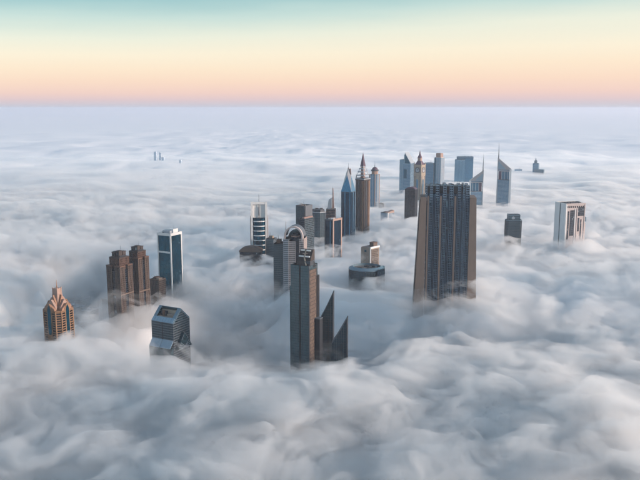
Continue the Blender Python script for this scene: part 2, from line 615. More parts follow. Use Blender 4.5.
# thin veil drifting above the fog, filling the hollow and creeping up the tower walls
vh = np.maximum(FH, FLAT - 34 * hollow) + 20 + 22 * fbm(GX, GY, 160, 3, 101) + 10 * fbm(GX, GY, 55, 2, 111)
vb = smooth(2000, 3250, GY)
vh = np.maximum(vh, FH + 2) * (1 - vb) + (FH + 1) * vb
THIN = [(at(px, 280, D)[0], D, rx, ry, keep) for px, D, rx, ry, keep in
        ((88, 1440, 150, 310, .12), (250, 1135, 340, 225, .10))]
VEIL = np.ix_((FY > 350) & (FY < 3300), np.abs(FX) < 1800)
veil = field('veil', vh, wisps('veil_air', .042, 56.0, .45, .68, .043, gaps=THIN), skirt=4, part=VEIL)
thing(veil, 'thin veil of mist creeping up the tower walls above the fog', 'mist')
me = MB().box(-62000, 62000, -5000, 97000, -2, 475)
haze = me.build('haze', volume('haze_air', 4.8e-5, (.78, .81, .90), .2))
haze['kind'] = 'stuff'
thing(haze, 'pale haze over the fog towards the horizon', 'haze')

# ------------------------------------------------------------------ buildings
rnd = random.Random(7)

def mast(t, x, y, z0, z1, r0, r1, mat='midgrey', name='spire', parent=None):
    return t.part(name, MB().loft([(shift(ngon(r0, 6), x, y), z0), (shift(ngon(r1, 6), x, y), z1)]), mat, parent)

def roof_boxes(t, poly_half, z, n, mat='roof', seed=1, hmax=4.0, parent=None):
    """air plant on a flat roof, each box a part"""
    rr = random.Random(seed)
    hx, hy = poly_half
    for i in range(n):
        w, d, h = rr.uniform(.12, .3) * hx, rr.uniform(.12, .3) * hy, rr.uniform(1.5, hmax)
        x, y = rr.uniform(-.65, .65) * hx, rr.uniform(-.65, .65) * hy
        t.part('roof_unit', MB().box(x - w, x + w, y - d, y + d, z - .05, z + h + i * .07), mat)

def parapet(t, poly, z, h, w, mat, name='parapet', parent=None):
    """raised rim round a flat roof"""
    mb = MB()
    n = len(poly)
    inn = grow(poly, -w)
    v = [(x, y, z) for x, y in poly] + [(x, y, z + h) for x, y in poly] + [(x, y, z + h) for x, y in inn] + [(x, y, z) for x, y in inn]
    f = []
    for i in range(n):
        j = (i + 1) % n
        f += [(i, j, n + j, n + i), (n + i, n + j, 2 * n + j, 2 * n + i), (2 * n + i, 2 * n + j, 3 * n + j, 3 * n + i), (3 * n + i, 3 * n + j, j, i)]
    mb.add(v, f)
    return t.part(name, mb, mat, parent)

# --- wide concrete-and-glass tower, the largest in view
def wide_tower():
    t = Tower('skyscraper', 'wide dark tower with brown tapering end walls and ribbed glass front, largest in view', 'skyscraper', 445, 1250, 3.5, py=238)
    k = t.k
    X = lambda px: (px - 445) * k
    dep = 36
    y0, y1 = -dep / 2, dep / 2
    zc, zp = t.z(183.5), t.z(196)
    zb, pb = t.z(292), 292
    def wall(name, tl, tr, bl, br, z1, ya, yb, mat):
        # tapers evenly to the ground
        e = zp / (zp - zb)
        gl, gr = tl + (bl - tl) * e, tr + (br - tr) * e
        return t.part(name, MB().xz([(X(gl), 0), (X(gr), 0), (X(tr), z1), (X(tl), z1)], ya, yb), mat)
    wall('end_wall', 419.6, 425.4, 415.6, 424.8, zp, y0 - 3, y1 + 3, 'widestone')
    wall('end_wall', 467.2, 473.4, 467.4, 476.2, zp, y0 - 3, y1 + 3, 'widestone')
    wall('flank_shade', 419.0, 419.5, 414.6, 415.5, zp - 4, y0 - 1, y1 + 1, 'black')  # black strip painting the shade on the left side face
    for c in (427.0, 439.3, 453.2):
        t.part('pier', MB().box(X(c - .75), X(c + .75), y0 - 2.4, y0 + 3, 0, zp + 2), 'widestone')
        t.part('pier', MB().box(X(c - .75), X(c + .75), y1 - 3, y1 + 2.4, 0, zp + 2), 'widestone')
    body = t.part('glass_body', MB().box(X(425.5), X(467.1), y0, y1, 0, zp + 6), 'g_dark')
    t.part('crown_core', MB().box(X(424.4), X(466.8), y0 + 3, y1 - 3, zp + 6.2, zc - 3), 'black')
    fh = 3.9
    cols = [(424.2, 426.0, 1), (428.6, 431.4, 1), (434.2, 437.6, 1), (441.4, 444.6, 1), (447.6, 451.2, 1), (455.6, 458.6, 1), (460.6, 462.4, 1), (463.4, 466.8, 1)]
    for i, (a, b, _) in enumerate(cols):
        top = zc - rnd.uniform(0, 2.6)
        lo = zp - 6 if i == 0 else 0
        for yy, s in ((y0, -1), (y1, 1)):
            mb = MB()
            f0, f1 = yy + s * 1.6, yy - s * 3.5
            ya, yb = min(f0, f1), max(f0, f1)
            w = (X(b) - X(a))
            mb.box(X(a), X(a) + .42, ya, yb, lo, top)
            mb.box(X(b) - .42, X(b), ya, yb, lo, top)
            mb.box(X(a) + w * .5 - .17, X(a) + w * .5 + .17, ya + .3, yb - .3, lo, top - .3)
            z = top - 1.0
            while z > lo:
                h = 1.3 if z > zp - 4 else .2
                mb.box(X(a) + .38, X(b) - .38, ya + .12, yb - .12, z, z + h)
                z -= fh
            t.part('window_column', mb, 'widemetal')
        # back fill of the crown part of the column
        t.part('crown_glass', MB().box(X(a) + .5, X(b) - .5, y0 + 1.0, y1 - 1.0, zp + 4, top - 1.5), 'g_dark')
    mb = MB()
    for a in (427.9, 432.8, 438.2, 440.5, 446.1, 452.0, 454.4, 459.6, 462.9):
        mb.box(X(a) - .1, X(a) + .1, y0 - .55, y0 + .2, 0, zp + 5.8)
    t.part('mullions', mb, 'widemetal', body, True)
    for px in (436.5, 457.2):
        t.part('antenna', MB().prism(shift(ngon(.22, 5), X(px), 2), zc - 4, zc + 7), 'midgrey')
    for px in (430, 437.9, 444, 450.8, 459, 464):
        t.part('roof_unit', MB().box(X(px) - 2, X(px) + 2, -6, 6, zc - 4, zc - rnd.uniform(.6, 2.4)), 'darkgrey')
wide_tower()

# --- gold tower, front left
def gold_tower():
    t = Tower('skyscraper', 'gold banded tower with stepped chevron roof and slim spire, farthest left', 'skyscraper', 58.5, 1040, -45, py=315)
    k = t.k
    a = 16.2 * k / math.cos(R(45))
    ze = t.z(309)
    hw = a / 2
    P8 = chamf(a, a, a * .17)
    body = t.part('wall', MB().prism(P8, 0, ze), 'g_brown')
    mb = MB()
    z = ze - 1.4
    while z > 20:
        mb.prism(grow(P8, .7), z, z + 1.1)
        z -= 3.5
    t.part('balcony_bands', mb, 'gold_stone', body, True)
    for i, (px, py) in enumerate(P8):
        d = Vector((px, py)).normalized()
        t.part('corner_pier', MB().prism(shift(ngon(1.1, 4, off=.5), px + d.x * .3, py + d.y * .3), 0, ze + 1.2), 'gold_stone')
    # a tall pointed glass strip under a gable on every side
    for r in range(4):
        ang = r * math.pi / 2
        rot = lambda x, y: (x * math.cos(ang) - y * math.sin(ang), x * math.sin(ang) + y * math.cos(ang))
        def plate(poly, d0, d1, nm, mat, par=None):
            n = len(poly)
            v = [(*rot(x, -hw - d0), z) for x, z in poly] + [(*rot(x, -hw - d1), z) for x, z in poly]
            f = [tuple(range(n)), tuple(range(n, 2 * n))[::-1]] + [(i, n + i, n + (i + 1) % n, (i + 1) % n) for i in range(n)]
            return t.part(nm, MB().add(v, f), mat, par)
        zs0, zs1 = t.z(331.5), t.z(305)
        w = 2.9
        fr = plate([(-w - 1.5, 10), (w + 1.5, 10), (w + 1.5, zs1 - 2), (w * .5 + .8, zs1 + 3), (0, zs1 + 5.5), (-w * .5 - .8, zs1 + 3), (-w - 1.5, zs1 - 2)], -1.0, 1.0, 'gable_frame', 'gold_stone')
        plate([(-w, zs0 + 3), (-w * .6, zs0), (w * .6, zs0), (w, zs0 + 3), (w, zs1 - 3), (w * .5, zs1 + 1), (0, zs1 + 3), (-w * .5, zs1 + 1), (-w, zs1 - 3)], .8, 1.25, 'glass_strip', 'g_blue', fr)
        # gabled roof limb running to the centre, in three stepped layers
        for j, (gw, top, off) in enumerate(((a * .30, t.z(303.5), .2), (a * .25, t.z(299.5), -4.0), (a * .19, t.z(295.5), -8.0))):
            base = ze + 1 + j * 1.5
            zt = top + 2
            pts = [(-gw, base), (gw, base), (gw * .9, base + 3), (0, zt), (-gw * .9, base + 3)]
            n = len(pts)
            v = [(*rot(x, -hw - off), z) for x, z in pts] + [(*rot(x * .5, -1.0), z) for x, z in pts]
            f = [tuple(range(n)), tuple(range(n, 2 * n))[::-1]] + [(i, n + i, n + (i + 1) % n, (i + 1) % n) for i in range(n)]
            t.part('roof_gable', MB().add(v, f), 'gold_roof' if j != 1 else 'pale_pink')
    t.part('roof_deck', MB().prism(grow(P8, .9), ze + .3, ze + 1.6), 'gold_stone')
    zl0, zl1 = t.z(300), t.z(288)
    l = 5.6 * k
    for (q, zz) in ((1.25, t.z(294)), (1.0, zl1)):
        t.part('lantern', MB().prism(centred(l * q, l * q), zl0 - 6, zz), 'pale_pink')
    for sx in (-1, 1):
        for sy in (-1, 1):
            t.part('lantern_post', MB().box(sx * l * .5 - .6, sx * l * .5 + .6, sy * l * .5 - .6, sy * l * .5 + .6, zl0, zl1 + 1.4), 'pale_pink')
    mast(t, 0, 0, zl1 - 1, t.z(279.5), .75, .25, 'gold_roof')
gold_tower()

# --- twin brown residential towers
def brown_tower(label, px, D, wpx, y_body, y_mid, y_top, y_band):
    t = Tower('skyscraper', label, 'skyscraper', px, D, -43, py=(y_body + 312) / 2)
    k = t.k
    a = wpx / 2 * k / math.cos(R(45))
    zb, zm, zt = t.z(y_body), t.z(y_mid), t.z(y_top)
    P = centred(a, a)
    t.skin(grow(P, -.8), 0, zb, 'g_navy', 'darkgrey', None, fh=3.6, bh=.7, bo=.12, name='lower_body')
    for sx in (-1, 1):                      # projecting bays with dark channel between
        for sy in (-1, 1):
            c = .33 * a
            q = shift(centred(a * .36, a * .36), sx * c, sy * c)
            t.skin(q, 0, zb + 5, 'g_brown', 'brown', 'tan', fh=3.6, bh=.6, bo=.1, sp=2.6, rw=.9, ro=.55, name='corner_bay')
            t.part('bay_cap', MB().prism(grow(q, .9), zb + 5.1, zb + 6.6), 'red_brown')
    t.part('string_course', MB().prism(grow(P, 1.0), t.z(y_band), t.z(y_band) + 2.0), 'tan')
    q = centred(a * .74, a * .74)
    t.skin(q, zb, zm, 'g_brown', 'brown', 'red_brown', fh=3.6, bh=.8, bo=.15, sp=3.2, rw=1.3, ro=.6, name='upper_body')
    t.part('cornice', MB().prism(grow(q, .9), zm - .2, zm + 1.4), 'brown')
    for sx in (-1, 1):
        for sy in (-1, 1):
            q = shift(centred(a * .25, a * .25), sx * a * .155, sy * a * .155)
            zt = t.z(y_top) - (0 if sx > 0 else 2.5) - (2 if sy > 0 else 0)
            g = t.part('turret', MB().prism(q, zm + 1.2, zt), 'brown')
            t.part('turret_cap', MB().prism(grow(q, .6), zt, zt + 1.1), 'brown', g)
            t.part('turret_window', MB().prism(grow(shift(centred(a * .10, a * .25), sx * a * .155, sy * a * .155), .12), zm + 3, zt - 2), 'g_navy', g)
    t.part('plant_room', MB().prism(centred(a * .62, a * .5), zm + 1, zm + 4), 'darkgrey')
    mast(t, a * .1, a * .05, t.z(y_top), t.z(y_top) + 9, .35, .12, 'midgrey', 'antenna')
    return t
brown_tower('left and nearer of two brown ribbed towers with stepped turret tops', 120.5, 1250, 24, 268, 257, 250.5, 293)
brown_tower('right and farther of two brown ribbed towers with stepped turret tops', 138.8, 1290, 20.5, 260, 251, 245.5, 290)

# --- low brown block between the twins and the blue tower
def brown_block():
    t = Tower('apartment_block', 'small brown block half sunk in fog before the white-framed blue tower', 'building', 158, 1340, -40, py=287)
    k = t.k
    a, b = 11 * k, 10 * k
    zt = t.z(279)
    t.skin(centred(a, b), 0, zt, 'g_brown', 'brown', 'tan', fh=3.5, bh=1.2, sp=3.4, rw=1.0)
    parapet(t, grow(centred(a, b), .5), zt - .2, 1.5, .8, 'tan')
    t.part('rooftop_house', MB().box(-a * .3, a * .05, -b * .3, b * .3, zt, zt + 4.5), 'red_brown')
    t.part('rooftop_house', MB().box(a * .12, a * .4, -b * .35, b * .1, zt, zt + 3.2), 'beige')
    roof_boxes(t, (a * .5, b * .5), zt, 5, 'roof', 4, 2.5)
brown_block()

# --- blue glass tower in a white frame
def blue_tower():
    t = Tower('skyscraper', 'dark blue glass tower edged in a white frame, behind the brown twins', 'skyscraper', 170.3, 1380, -40, py=262)
    k = t.k
    a = 12.2 * k / math.cos(R(40)); b = 10.3 * k / math.sin(R(40))
    zt = t.z(233.5)
    P = centred(a, b)
    t.skin(P, 0, zt - 2, 'g_blue', 'g_navy', None, fh=3.9, bh=.5, bo=.06, name='glazing')
    mb = MB()
    for s in (-1, 1):
        n = 9
        for i in range(1, n):
            x = -a / 2 + a * i / n
            mb.box(x - .14, x + .14, s * b / 2 - .25, s * b / 2 + .25, 0, zt - 2.3)
            y = -b / 2 + b * i / n
            mb.box(s * a / 2 - .25, s * a / 2 + .25, y - .14, y + .14, 0, zt - 2.3)
    t.part('mullions', mb, 'g_navy', None, True)
    c = 1.15
    for sx in (-1, 1):
        for sy in (-1, 1):
            t.part('corner_post', MB().box(sx * a / 2 - c, sx * a / 2 + c, sy * b / 2 - c, sy * b / 2 + c, 0, zt - 1.6), 'white')
    t.part('top_frame', MB().prism(grow(P, c + .15), zt - 1.7, zt + 1.4), 'white')
    parapet(t, grow(P, c + .15), zt + 1.4, 1.8, 1.0, 'white')
    zb = t.z(250.8)
    t.part('white_belt', MB().box(-a / 2 + c, a / 2 - c, -b / 2 - .7, -b / 2 + .5, zb - 1.6, zb + 1.6), 'white')
    t.part('plant_room', MB().box(-a * .30, a * .28, -b * .28, b * .3, zt + 1.3, zt + 6.5), 'lightgrey')
    t.part('plant_room', MB().box(-a * .05, a * .36, -b * .05, b * .4, zt + 1.35, zt + 9), 'white')
    mast(t, a * .2, b * .2, zt + 9, zt + 17, .35, .12, 'midgrey', 'antenna')
    t.part('roof_vent', MB().prism(shift(ngon(1.6, 10), -a * .32, -b * .34), zt + 1.3, zt + 4), 'white')
    t.part('roof_vent', MB().prism(shift(ngon(1.6, 10), -a * .18, -b * .37), zt + 1.32, zt + 3.6), 'midgrey')
blue_tower()

# --- grey building with a glass gable roof
def gable_tower():
    t = Tower('office_building', 'grey office building with blue glass gable roof rising from low fog', 'building', 171.0, 1050, -40, py=332)
    k = t.k
    a = 20.5 * k / math.cos(R(40)); b = 16.2 * k / math.sin(R(40))
    x0, x1, y0, y1 = -a / 2, a / 2, -b / 2, b / 2
    z0, ze = 0, t.z(318.5)
    rh = 17.0
    g = t.skin(rect(x0, x1, y0, y1), z0, ze, 'g_teal', 'grey', 'midgrey', fh=3.5, bh=1.25, bo=.35, sp=2.6, rw=.45, ro=.3, name='wall')
    # gable ends with the same floors
    for xs, s in ((x0, -1), (x1, 1)):
        xa, xb = (xs, xs + 2.0) if s < 0 else (xs - 2.0, xs)
        ge = t.part('gable_end', MB().yz([(y0 + .3, ze), (y1 - .3, ze), (0, ze + rh - .4)], xa, xb), 'g_teal')
        mb = MB()
        z = ze + 2.2
        while z < ze + rh - 2:
            f = 1 - (z - ze) / rh
            w0, w1 = (b / 2 - .5) * f, (b / 2 - .5) * max(0, 1 - (z + 1.1 - ze) / rh)
            mb.yz([(-w0, z), (w0, z), (w1, z + 1.1), (-w1, z + 1.1)], xa - .28, xb + .28)
            z += 3.5
        t.part('floor_bands', mb, 'grey', ge, True)
        for sy in (-1, 1):
            t.part('verge', MB().yz([(sy * b / 2, ze - .6), (sy * (b / 2 - 1.9), ze - .6), (0, ze + rh - 1.8), (0, ze + rh)], xa - .55, xb + .55), 'bluepanel')
    # roof slopes: blue glazed frame round a sunken terrace on the near slope
    def slope(u0, u1, s0, s1, side, name, mat, lift=0.0, th=.7, parent=None):
        # u along x (0..1), s up the slope (0..1)
        xa, xb = x0 + a * u0, x0 + a * u1
        pt = lambda s: (side * (b / 2) * (1 - s), ze + rh * s)
        p, q = pt(s0), pt(s1)
        nrm = Vector((side * rh, b / 2)).normalized()
        o0 = nrm * lift; o1 = nrm * (lift + th)
        return t.part(name, MB().yz([(p[0] + o0.x, p[1] + o0.y), (q[0] + o0.x, q[1] + o0.y), (q[0] + o1.x, q[1] + o1.y), (p[0] + o1.x, p[1] + o1.y)], xa, xb), mat, parent)
    for i in range(8):
        slope(i / 8 + .004, (i + 1) / 8 - .004, -.03, .30, -1, 'roof_panel', 'skyblue')
    slope(0, .13, .31, 1.0, -1, 'roof_panel', 'bluepanel')
    slope(.87, 1.0, .31, 1.0, -1, 'roof_panel', 'bluepanel')
    for i in range(8):
        slope(i / 8 + .004, (i + 1) / 8 - .004, -.03, 1.0, 1, 'roof_panel', 'bluepanel')
    zt = ze + rh * .31
    t.part('terrace_floor', MB().box(x0 + a * .13, x0 + a * .87, -b / 2 * .69, b * .2, zt - 1.5, zt - .2), 'beige')
    t.part('terrace_wall', MB().box(x0 + a * .13, x0 + a * .87, -b * .02, b * .1, zt - .2, ze + rh * .74), 'cream')
    t.part('terrace_plant', MB().box(x0 + a * .2, x0 + a * .42, -b * .16, -b * .03, zt - .2, zt + 6), 'darkgrey')
    t.part('terrace_plant', MB().box(x0 + a * .5, x0 + a * .8, -b * .2, -b * .05, zt - .2, zt + 3), 'beige')
    t.part('terrace_plant', MB().box(x0 + a * .28, x0 + a * .36, -b * .2, -b * .14, zt - .2, zt + 7.5), 'red_brown')
    # splayed glass skirt at the foot of the front and a glass gable at the foot of the side
    zk = t.z(341)
    sk = MB()
    for i in range(2):
        u0, u1 = x0 + a * (.5 * i) + .4, x0 + a * (.5 * i + .5) - .4
        t.part('skirt_panel', MB().yz([(y0 - .4, zk + 8), (y0 - 7.5, zk - 1.5), (y0 - 7.5, zk - 2.5), (y0 - .4, zk + 6)], u0, u1), 'skyblue')
    t.part('podium', MB().box(x0, x1, y0 - 7.3, y0 - .5, 0, zk - 2.6), 'g_teal')
    zg = t.z(330)
    sg = t.part('side_gable', MB().yz([(-b * .44, zg - 22), (b * .44, zg - 22), (0, zg)], x1 + .4, x1 + 5.5), 'g_teal')
    mb = MB()
    for i in range(7):
        f = i / 7
        mb.bar((x1 + 5.6, -b * .44 * (1 - f), zg - 22 + 22 * f), (x1 + 5.6, b * .44 * (1 - 2 * f) if f < .5 else 0, zg - 22 if f < .5 else zg), .4)
        mb.bar((x1 + 5.6, b * .44 * (1 - f), zg - 22 + 22 * f), (x1 + 5.6, -b * .44 * (1 - 2 * f) if f < .5 else 0, zg - 22 if f < .5 else zg), .4)
    t.part('glazing_bars', mb, 'lightgrey', sg, True)
    t.part('front_slot', MB().box(-.7, .7, y0 - .6, y0 + .5, zk + 8, ze), 'black')
gable_tower()

# --- white portal tower with banded blue glass
def portal_tower():
    t = Tower('skyscraper', 'white tower with open square portal top and banded blue glass bay', 'skyscraper', 259.2, 1650, 0, py=228)
    k = t.k
    w = 7.1 * k
    zt, zg = t.z(201), t.z(217.5)
    d = 13
    for s in (-1, 1):
        t.part('side_pier', MB().box(s * w - 2.3, s * w + 2.3, -d, -d + 6, 0, zt), 'white')
        t.part('outer_fin', MB().box(s * (w + 3.6) - .6, s * (w + 3.6) + .6, -d + 3, d, 0, zg + 3), 'pinkwhite')
    t.part('body', MB().box(-w - 3.4, w + 3.4, -d + 6.2, d, 0, zg - 1), 'g_teal')
    mb = MB()
    z = zg - 3
    while z > 60:
        mb.box(-w - 3.6, w + 3.6, -d + 5.9, d + .2, z, z + 1.2); z -= 3.9
    t.part('floor_bands', mb, 'lightgrey', None, True)
    t.part('portal_back', MB().box(-w + 2.3, w - 2.3, -d + 3.2, -d + 5.2, zg - 2, zt - 6), 'white')
    t.part('portal_lintel', MB().box(-w + 2.3, w - 2.3, -d + .3, -d + 5.9, zt - 6, zt - .4), 'white')
    cyl = [(-w + 2.8, -d + 4)] + [((w - 2.8) * math.sin(R(x)), -d + 3.5 - 6.5 * math.cos(R(x))) for x in range(-80, 81, 20)] + [(w - 2.8, -d + 4)]
    g = t.part('bow_window', MB().prism(cyl, 0, zg), 'g_blue')
    i = 0
    z = zg - 7.5
    while z > 60:
        t.part('white_band', MB().prism(grow(cyl, .6), z, z + 2.1), 'white', g)
        z -= 10.6
    mb = MB()
    z = zg - 2
    while z > 60:
        mb.prism(grow(cyl, .15), z, z + .6); z -= 3.53
    t.part('floor_lines', mb, 'g_navy', g, True)
    t.part('bow_rim', MB().prism(grow(cyl, .5), zg, zg + 1.2), 'g_navy')
    mast(t, 0, -d + 1.6, zg - 2, t.z(194), .9, .35, 'midgrey')
    mast(t, 0, -d + 1.6, zg + 6, zg + 26, 1.5, 1.0, 'grey', 'spire_sleeve')
portal_tower()

def vault_building():
    t = Tower('vaulted_building', 'low dark round-roofed building at the foot of the white portal tower', 'building', 251, 1600, -12, py=253)
    k = t.k
    a, b = 21.5 * k, 26
    ze = t.z(251)
    rx = 8
    pl = chamf(a, b, 7)
    t.skin(pl, 0, ze, 'g_navy', 'darkgrey', 'darkgrey', fh=3.8, bh=.9, sp=3)
    # ribbed vault
    prof = lambda e: [(-a / 2 * math.cos(R(q)) * e, ze + 10 * e * math.sin(R(q))) for q in range(0, 181, 15)]
    t.part('vault', MB().xz(prof(1.0)[::-1], -b / 2 + 1, b / 2 - 1), 'brown', smooth=True)
    for i in range(8):
        y = -b / 2 + .4 + (b - .8) * i / 7
        t.part('vault_rib', MB().xz(prof(1.035)[::-1], y - .4, y + .4), 'tan')
    roof_boxes(t, (a * .3, b * .4), ze + 8.8, 4, 'roof', 9, 2)
vault_building()

def grey_slab():
    t = Tower('tower_block', 'slim grey tower block just right of the white portal tower', 'building', 271.5, 1620, -25, py=247)
    k = t.k
    zt = t.z(238)
    P = centred(8.2 * k, 8 * k)
    t.skin(P, 0, zt, 'g_grey', 'grey', 'grey', fh=3.6, bh=1.5, sp=3)
    t.part('plant_room', MB().prism(centred(4 * k, 4 * k), zt, zt + 5), 'beige')
    roof_boxes(t, (4 * k, 4 * k), zt, 4, 'pale_pink', 3, 3)
    mast(t, -3, 0, zt + 4.9, zt + 14, .5, .2, 'midgrey', 'antenna')
grey_slab()

# --- tower with an arched crown
def arch_tower():
    t = Tower('skyscraper', 'grey and pink tower with an arched crown round a drum', 'skyscraper', 292, 1400, -12, py=250)
    k = t.k
    X = lambda px: (px - 292) * k
    d = 15
    zw, zs = t.z(243), t.z(240)
    t.skin(rect(X(275), X(285), -d, d), 0, zw, 'g_grey', 'grey', 'midgrey', fh=3.7, bh=1.0, sp=3, name='side_wing')
    roof_boxes(t, (1, 1), zw, 0)
    t.part('plant_room', MB().box(X(277), X(281), -6, 5, zw, zw + 7), 'red_brown')
    mast(t, X(278), 0, zw + 7, zw + 16, .5, .2, 'midgrey', 'antenna')
    t.skin(rect(X(285.2), X(290), -d - 2, d), 0, zs + 4, 'g_teal', 'lightgrey', 'lightgrey', fh=3.7, bh=1.3, sp=2.4, rw=.7, name='glass_corner')
    t.skin(rect(X(290.2), X(297), -d - .5, d), 0, zs, 'g_brown', 'pinkwhite', 'pinkwhite', fh=3.7, bh=1.3, sp=2.6, rw=1.0, name='pink_bay')
    t.skin(rect(X(297.2), X(301), -d + 2, d), 0, zs + 4, 'g_navy', None, 'midgrey', sp=2.2, name='dark_bay')
    t.skin(rect(X(301.2), X(305.5), -d - .5, d), 0, zs + 5, 'g_brown', 'pinkwhite', 'pinkwhite', fh=3.7, bh=1.3, sp=2.6, rw=1.0, name='pink_bay')
    # arch: half ring over the bays
    def half(cx, cz, rx, rz, n=16):
        return [(cx + rx * math.cos(math.pi * i / n), cz + rz * math.sin(math.pi * i / n)) for i in range(n + 1)]
    cx = X(295.2)
    zc = t.z(235.5)
    ro, ri = 9.6 * k, 8.1 * k
    hz = t.z(225) - zc
    def ring(o, i, y0, y1, nm, mat):
        n = len(o)
        mb = MB()
        zb = zs - 2
        for q in range(n - 1):
            mb.xz([o[q], o[q + 1], i[q + 1], i[q]], y0, y1)
        return t.part(nm, mb, mat)
    ring(half(cx, zc, ro, hz), half(cx, zc, ri, hz - 3), -d - 1.5, -d + 5, 'arch', 'pinkwhite')
    ring(half(cx, zc, ro * .985, hz * .98), half(cx, zc, ro * .9, hz - 3.5), -d + 5.2, d - 1, 'vault_roof', 'grey')
    for sx in (-1, 1):
        xa = cx + sx * (ro + ri) / 2
        t.part('arch_leg', MB().box(xa - (ro - ri) / 2, xa + (ro - ri) / 2, -d - 1.6, -d + 5, zs - 1, zc + .1), 'pinkwhite')
    t.part('crown_back', MB().xz(half(cx, zc - 8, ri, hz - 1), d - 8, d - 4), 'g_teal')
    t.part('drum', MB().prism(shift(ngon(4.2 * k, 20), cx + 1, -2), zs, t.z(236)), 'g_navy')
    t.part('drum_rim', MB().prism(shift(ngon(4.5 * k, 20), cx + 1, -2), t.z(236), t.z(236) + 2), 'rose')
    t.part('drum_top', MB().prism(shift(ngon(2.6 * k, 16), cx + 1, -2), t.z(236) + 2, t.z(233)), 'darkgrey')
    mast(t, X(285.5), 2, zs + 3, t.z(222), .8, .3, 'rose')
arch_tower()

def step_tower():
    t = Tower('skyscraper', 'dark stepped slab tower behind the arch-crowned tower', 'skyscraper', 304, 1560, -38, py=225)
    k = t.k
    zt, zl = t.z(206), t.z(217)
    a = 8.4 * k / math.cos(R(38)); b = 7.6 * k / math.sin(R(38))
    P = rect(-a * .62, a * .38, -b * .35, b * .65)
    t.skin(P, 0, zt, 'g_teal', 'darkgrey', 'midgrey', fh=3.8, bh=.8, sp=2.8, name='tall_block')
    parapet(t, grow(P, .4), zt - .2, 2.0, .8, 'midgrey')
    t.part('screen_wall', MB().box(a * .38 + .45, a * .38 + 1.5, -b * .3, b * .62, zl, zt + 2.4), 'grey')
    Q = rect(-a * .10, a * .72, -b * .92, b * .45)
    t.skin(rect(a * .4, a * .74, -b * .7, b * .5), 0, zl, 'g_teal', 'grey', 'midgrey', fh=3.8, bh=1.0, sp=2.8, name='low_block')
    t.skin(rect(-a * .05, a * .72, -b * .75, -b * .36), 0, zl - 2, 'g_dark', 'midgrey', 'midgrey', fh=3.8, bh=.8, sp=2.8, name='front_block')
    mast(t, -a * .3, b * .3, zt, zt + 13, .4, .15, 'midgrey', 'antenna')
    t.part('cleaning_crane', MB().bar((-a * .2, 0, zt + 1), (-a * .2, 0, zt + 5), .9).bar((-a * .2, 0, zt + 5), (-a * .7, -b * .3, zt + 6.5), .6), 'beige')
    t.part('roof_beam', MB().box(a * .42, a * .70, -b * .72, b * .4, zl, zl + 2.8), 'rose')
    roof_boxes(t, (a * .3, b * .3), zt, 4, 'roof', 12, 3)
step_tower()

def teal_tower():
    t = Tower('tower_block', 'teal glass tower with rounded corners right of the dark stepped slab', 'building', 318.3, 1850, -10, py=220)
    k = t.k
    zt = t.z(212)
    P = chamf(14.5 * k, 13 * k, 4.5 * k)
    t.skin(P, 0, zt, 'g_teal', 'midgrey', 'grey', fh=3.8, bh=.8, sp=3.4, rw=.6)
    t.part('crown', MB().prism(chamf(12 * k, 10 * k, 3 * k), zt, t.z(209)), 'midgrey')
    parapet(t, grow(P, .4), zt - .2, 2.2, .8, 'lightgrey')
    roof_boxes(t, (5 * k, 4 * k), t.z(209), 4, 'roof', 5, 2.5)
    mast(t, 4 * k, 0, zt, t.z(205.5), .5, .2, 'rose', 'antenna')
teal_tower()

def frame_tower():
    t = Tower('skyscraper', 'dark glass tower with a pink frame down its right face, left of the pointed tower', 'skyscraper', 333.2, 1650, -38, py=236)
    k = t.k
    a = 8.0 * k / math.cos(R(38)); b = 8.0 * k / math.sin(R(38))
    zt = t.z(219)
    P = centred(a, b)
    t.skin(P, 0, zt - 2, 'g_rose', None, 'g_navy', sp=2.6, rw=.5)
    mb = MB()
    for s in (-1, 1):
        t.part('frame_post', MB().box(a / 2 - 1.2, a / 2 + 1.0, s * b / 2 - 1.6, s * b / 2 + 1.6, 0, zt - 1.8), 'pale_pink')
        t.part('corner_post', MB().box(-a / 2 - .8, -a / 2 + 1.2, s * b / 2 - 1.1, s * b / 2 + 1.1, 0, zt - 1.8), 'midgrey')
    t.part('frame_beam', MB().box(a / 2 - 1.3, a / 2 + 1.3, -b / 2 - 1.8, b / 2 + 1.8, zt - 1.8, zt + 2.6), 'pale_pink')
    t.part('roof_slab', MB().box(-a / 2 - 1, a / 2 - 1.5, -b / 2 - 1.2, b / 2 + 1.2, zt - 1.9, zt - .2), 'midgrey')
    t.part('blue_strip', MB().box(a * .1, a * .22, -b / 2 - .7, -b / 2 + .2, 0, zt - 3), 'g_steel')
    t.part('roof_truss', MB().box(-a * .3, a * .3, -b * .3, -b * .15, zt - .3, zt + 2.4), 'white')
    roof_boxes(t, (a * .4, b * .4), zt - .2, 6, 'pinkwhite', 6, 3)
frame_tower()

def mast_tower():
    t = Tower('skyscraper', 'pale wedge-topped tower with a tall rose mast behind the pink-framed tower', 'skyscraper', 331, 1760, -8, py=203)
    k = t.k
    zb = t.z(209)
    t.skin(centred(8.5 * k, 8 * k), 0, zb, 'g_brown', 'rose', 'midgrey', fh=3.8, bh=1.2, sp=2.8)
    t.part('wedge', MB().xz([(-3.4 * k, zb), (1.2 * k, zb), (1.2 * k, t.z(197.5)), (-2.0 * k, t.z(199.5))], -3 * k, 3 * k), 'lightgrey')
    t.part('mast_fin', MB().xz([(1.3 * k, zb), (3.2 * k, zb), (2.2 * k, t.z(188)), (1.6 * k, t.z(188))], -1.0 * k, 1.0 * k), 'rose')
    t.part('roof_slab', MB().prism(centred(9 * k, 8.6 * k), zb - .1, zb + 1.2), 'midgrey')
    roof_boxes(t, (4 * k, 4 * k), zb + 1.2, 5, 'beige', 8, 2)
mast_tower()

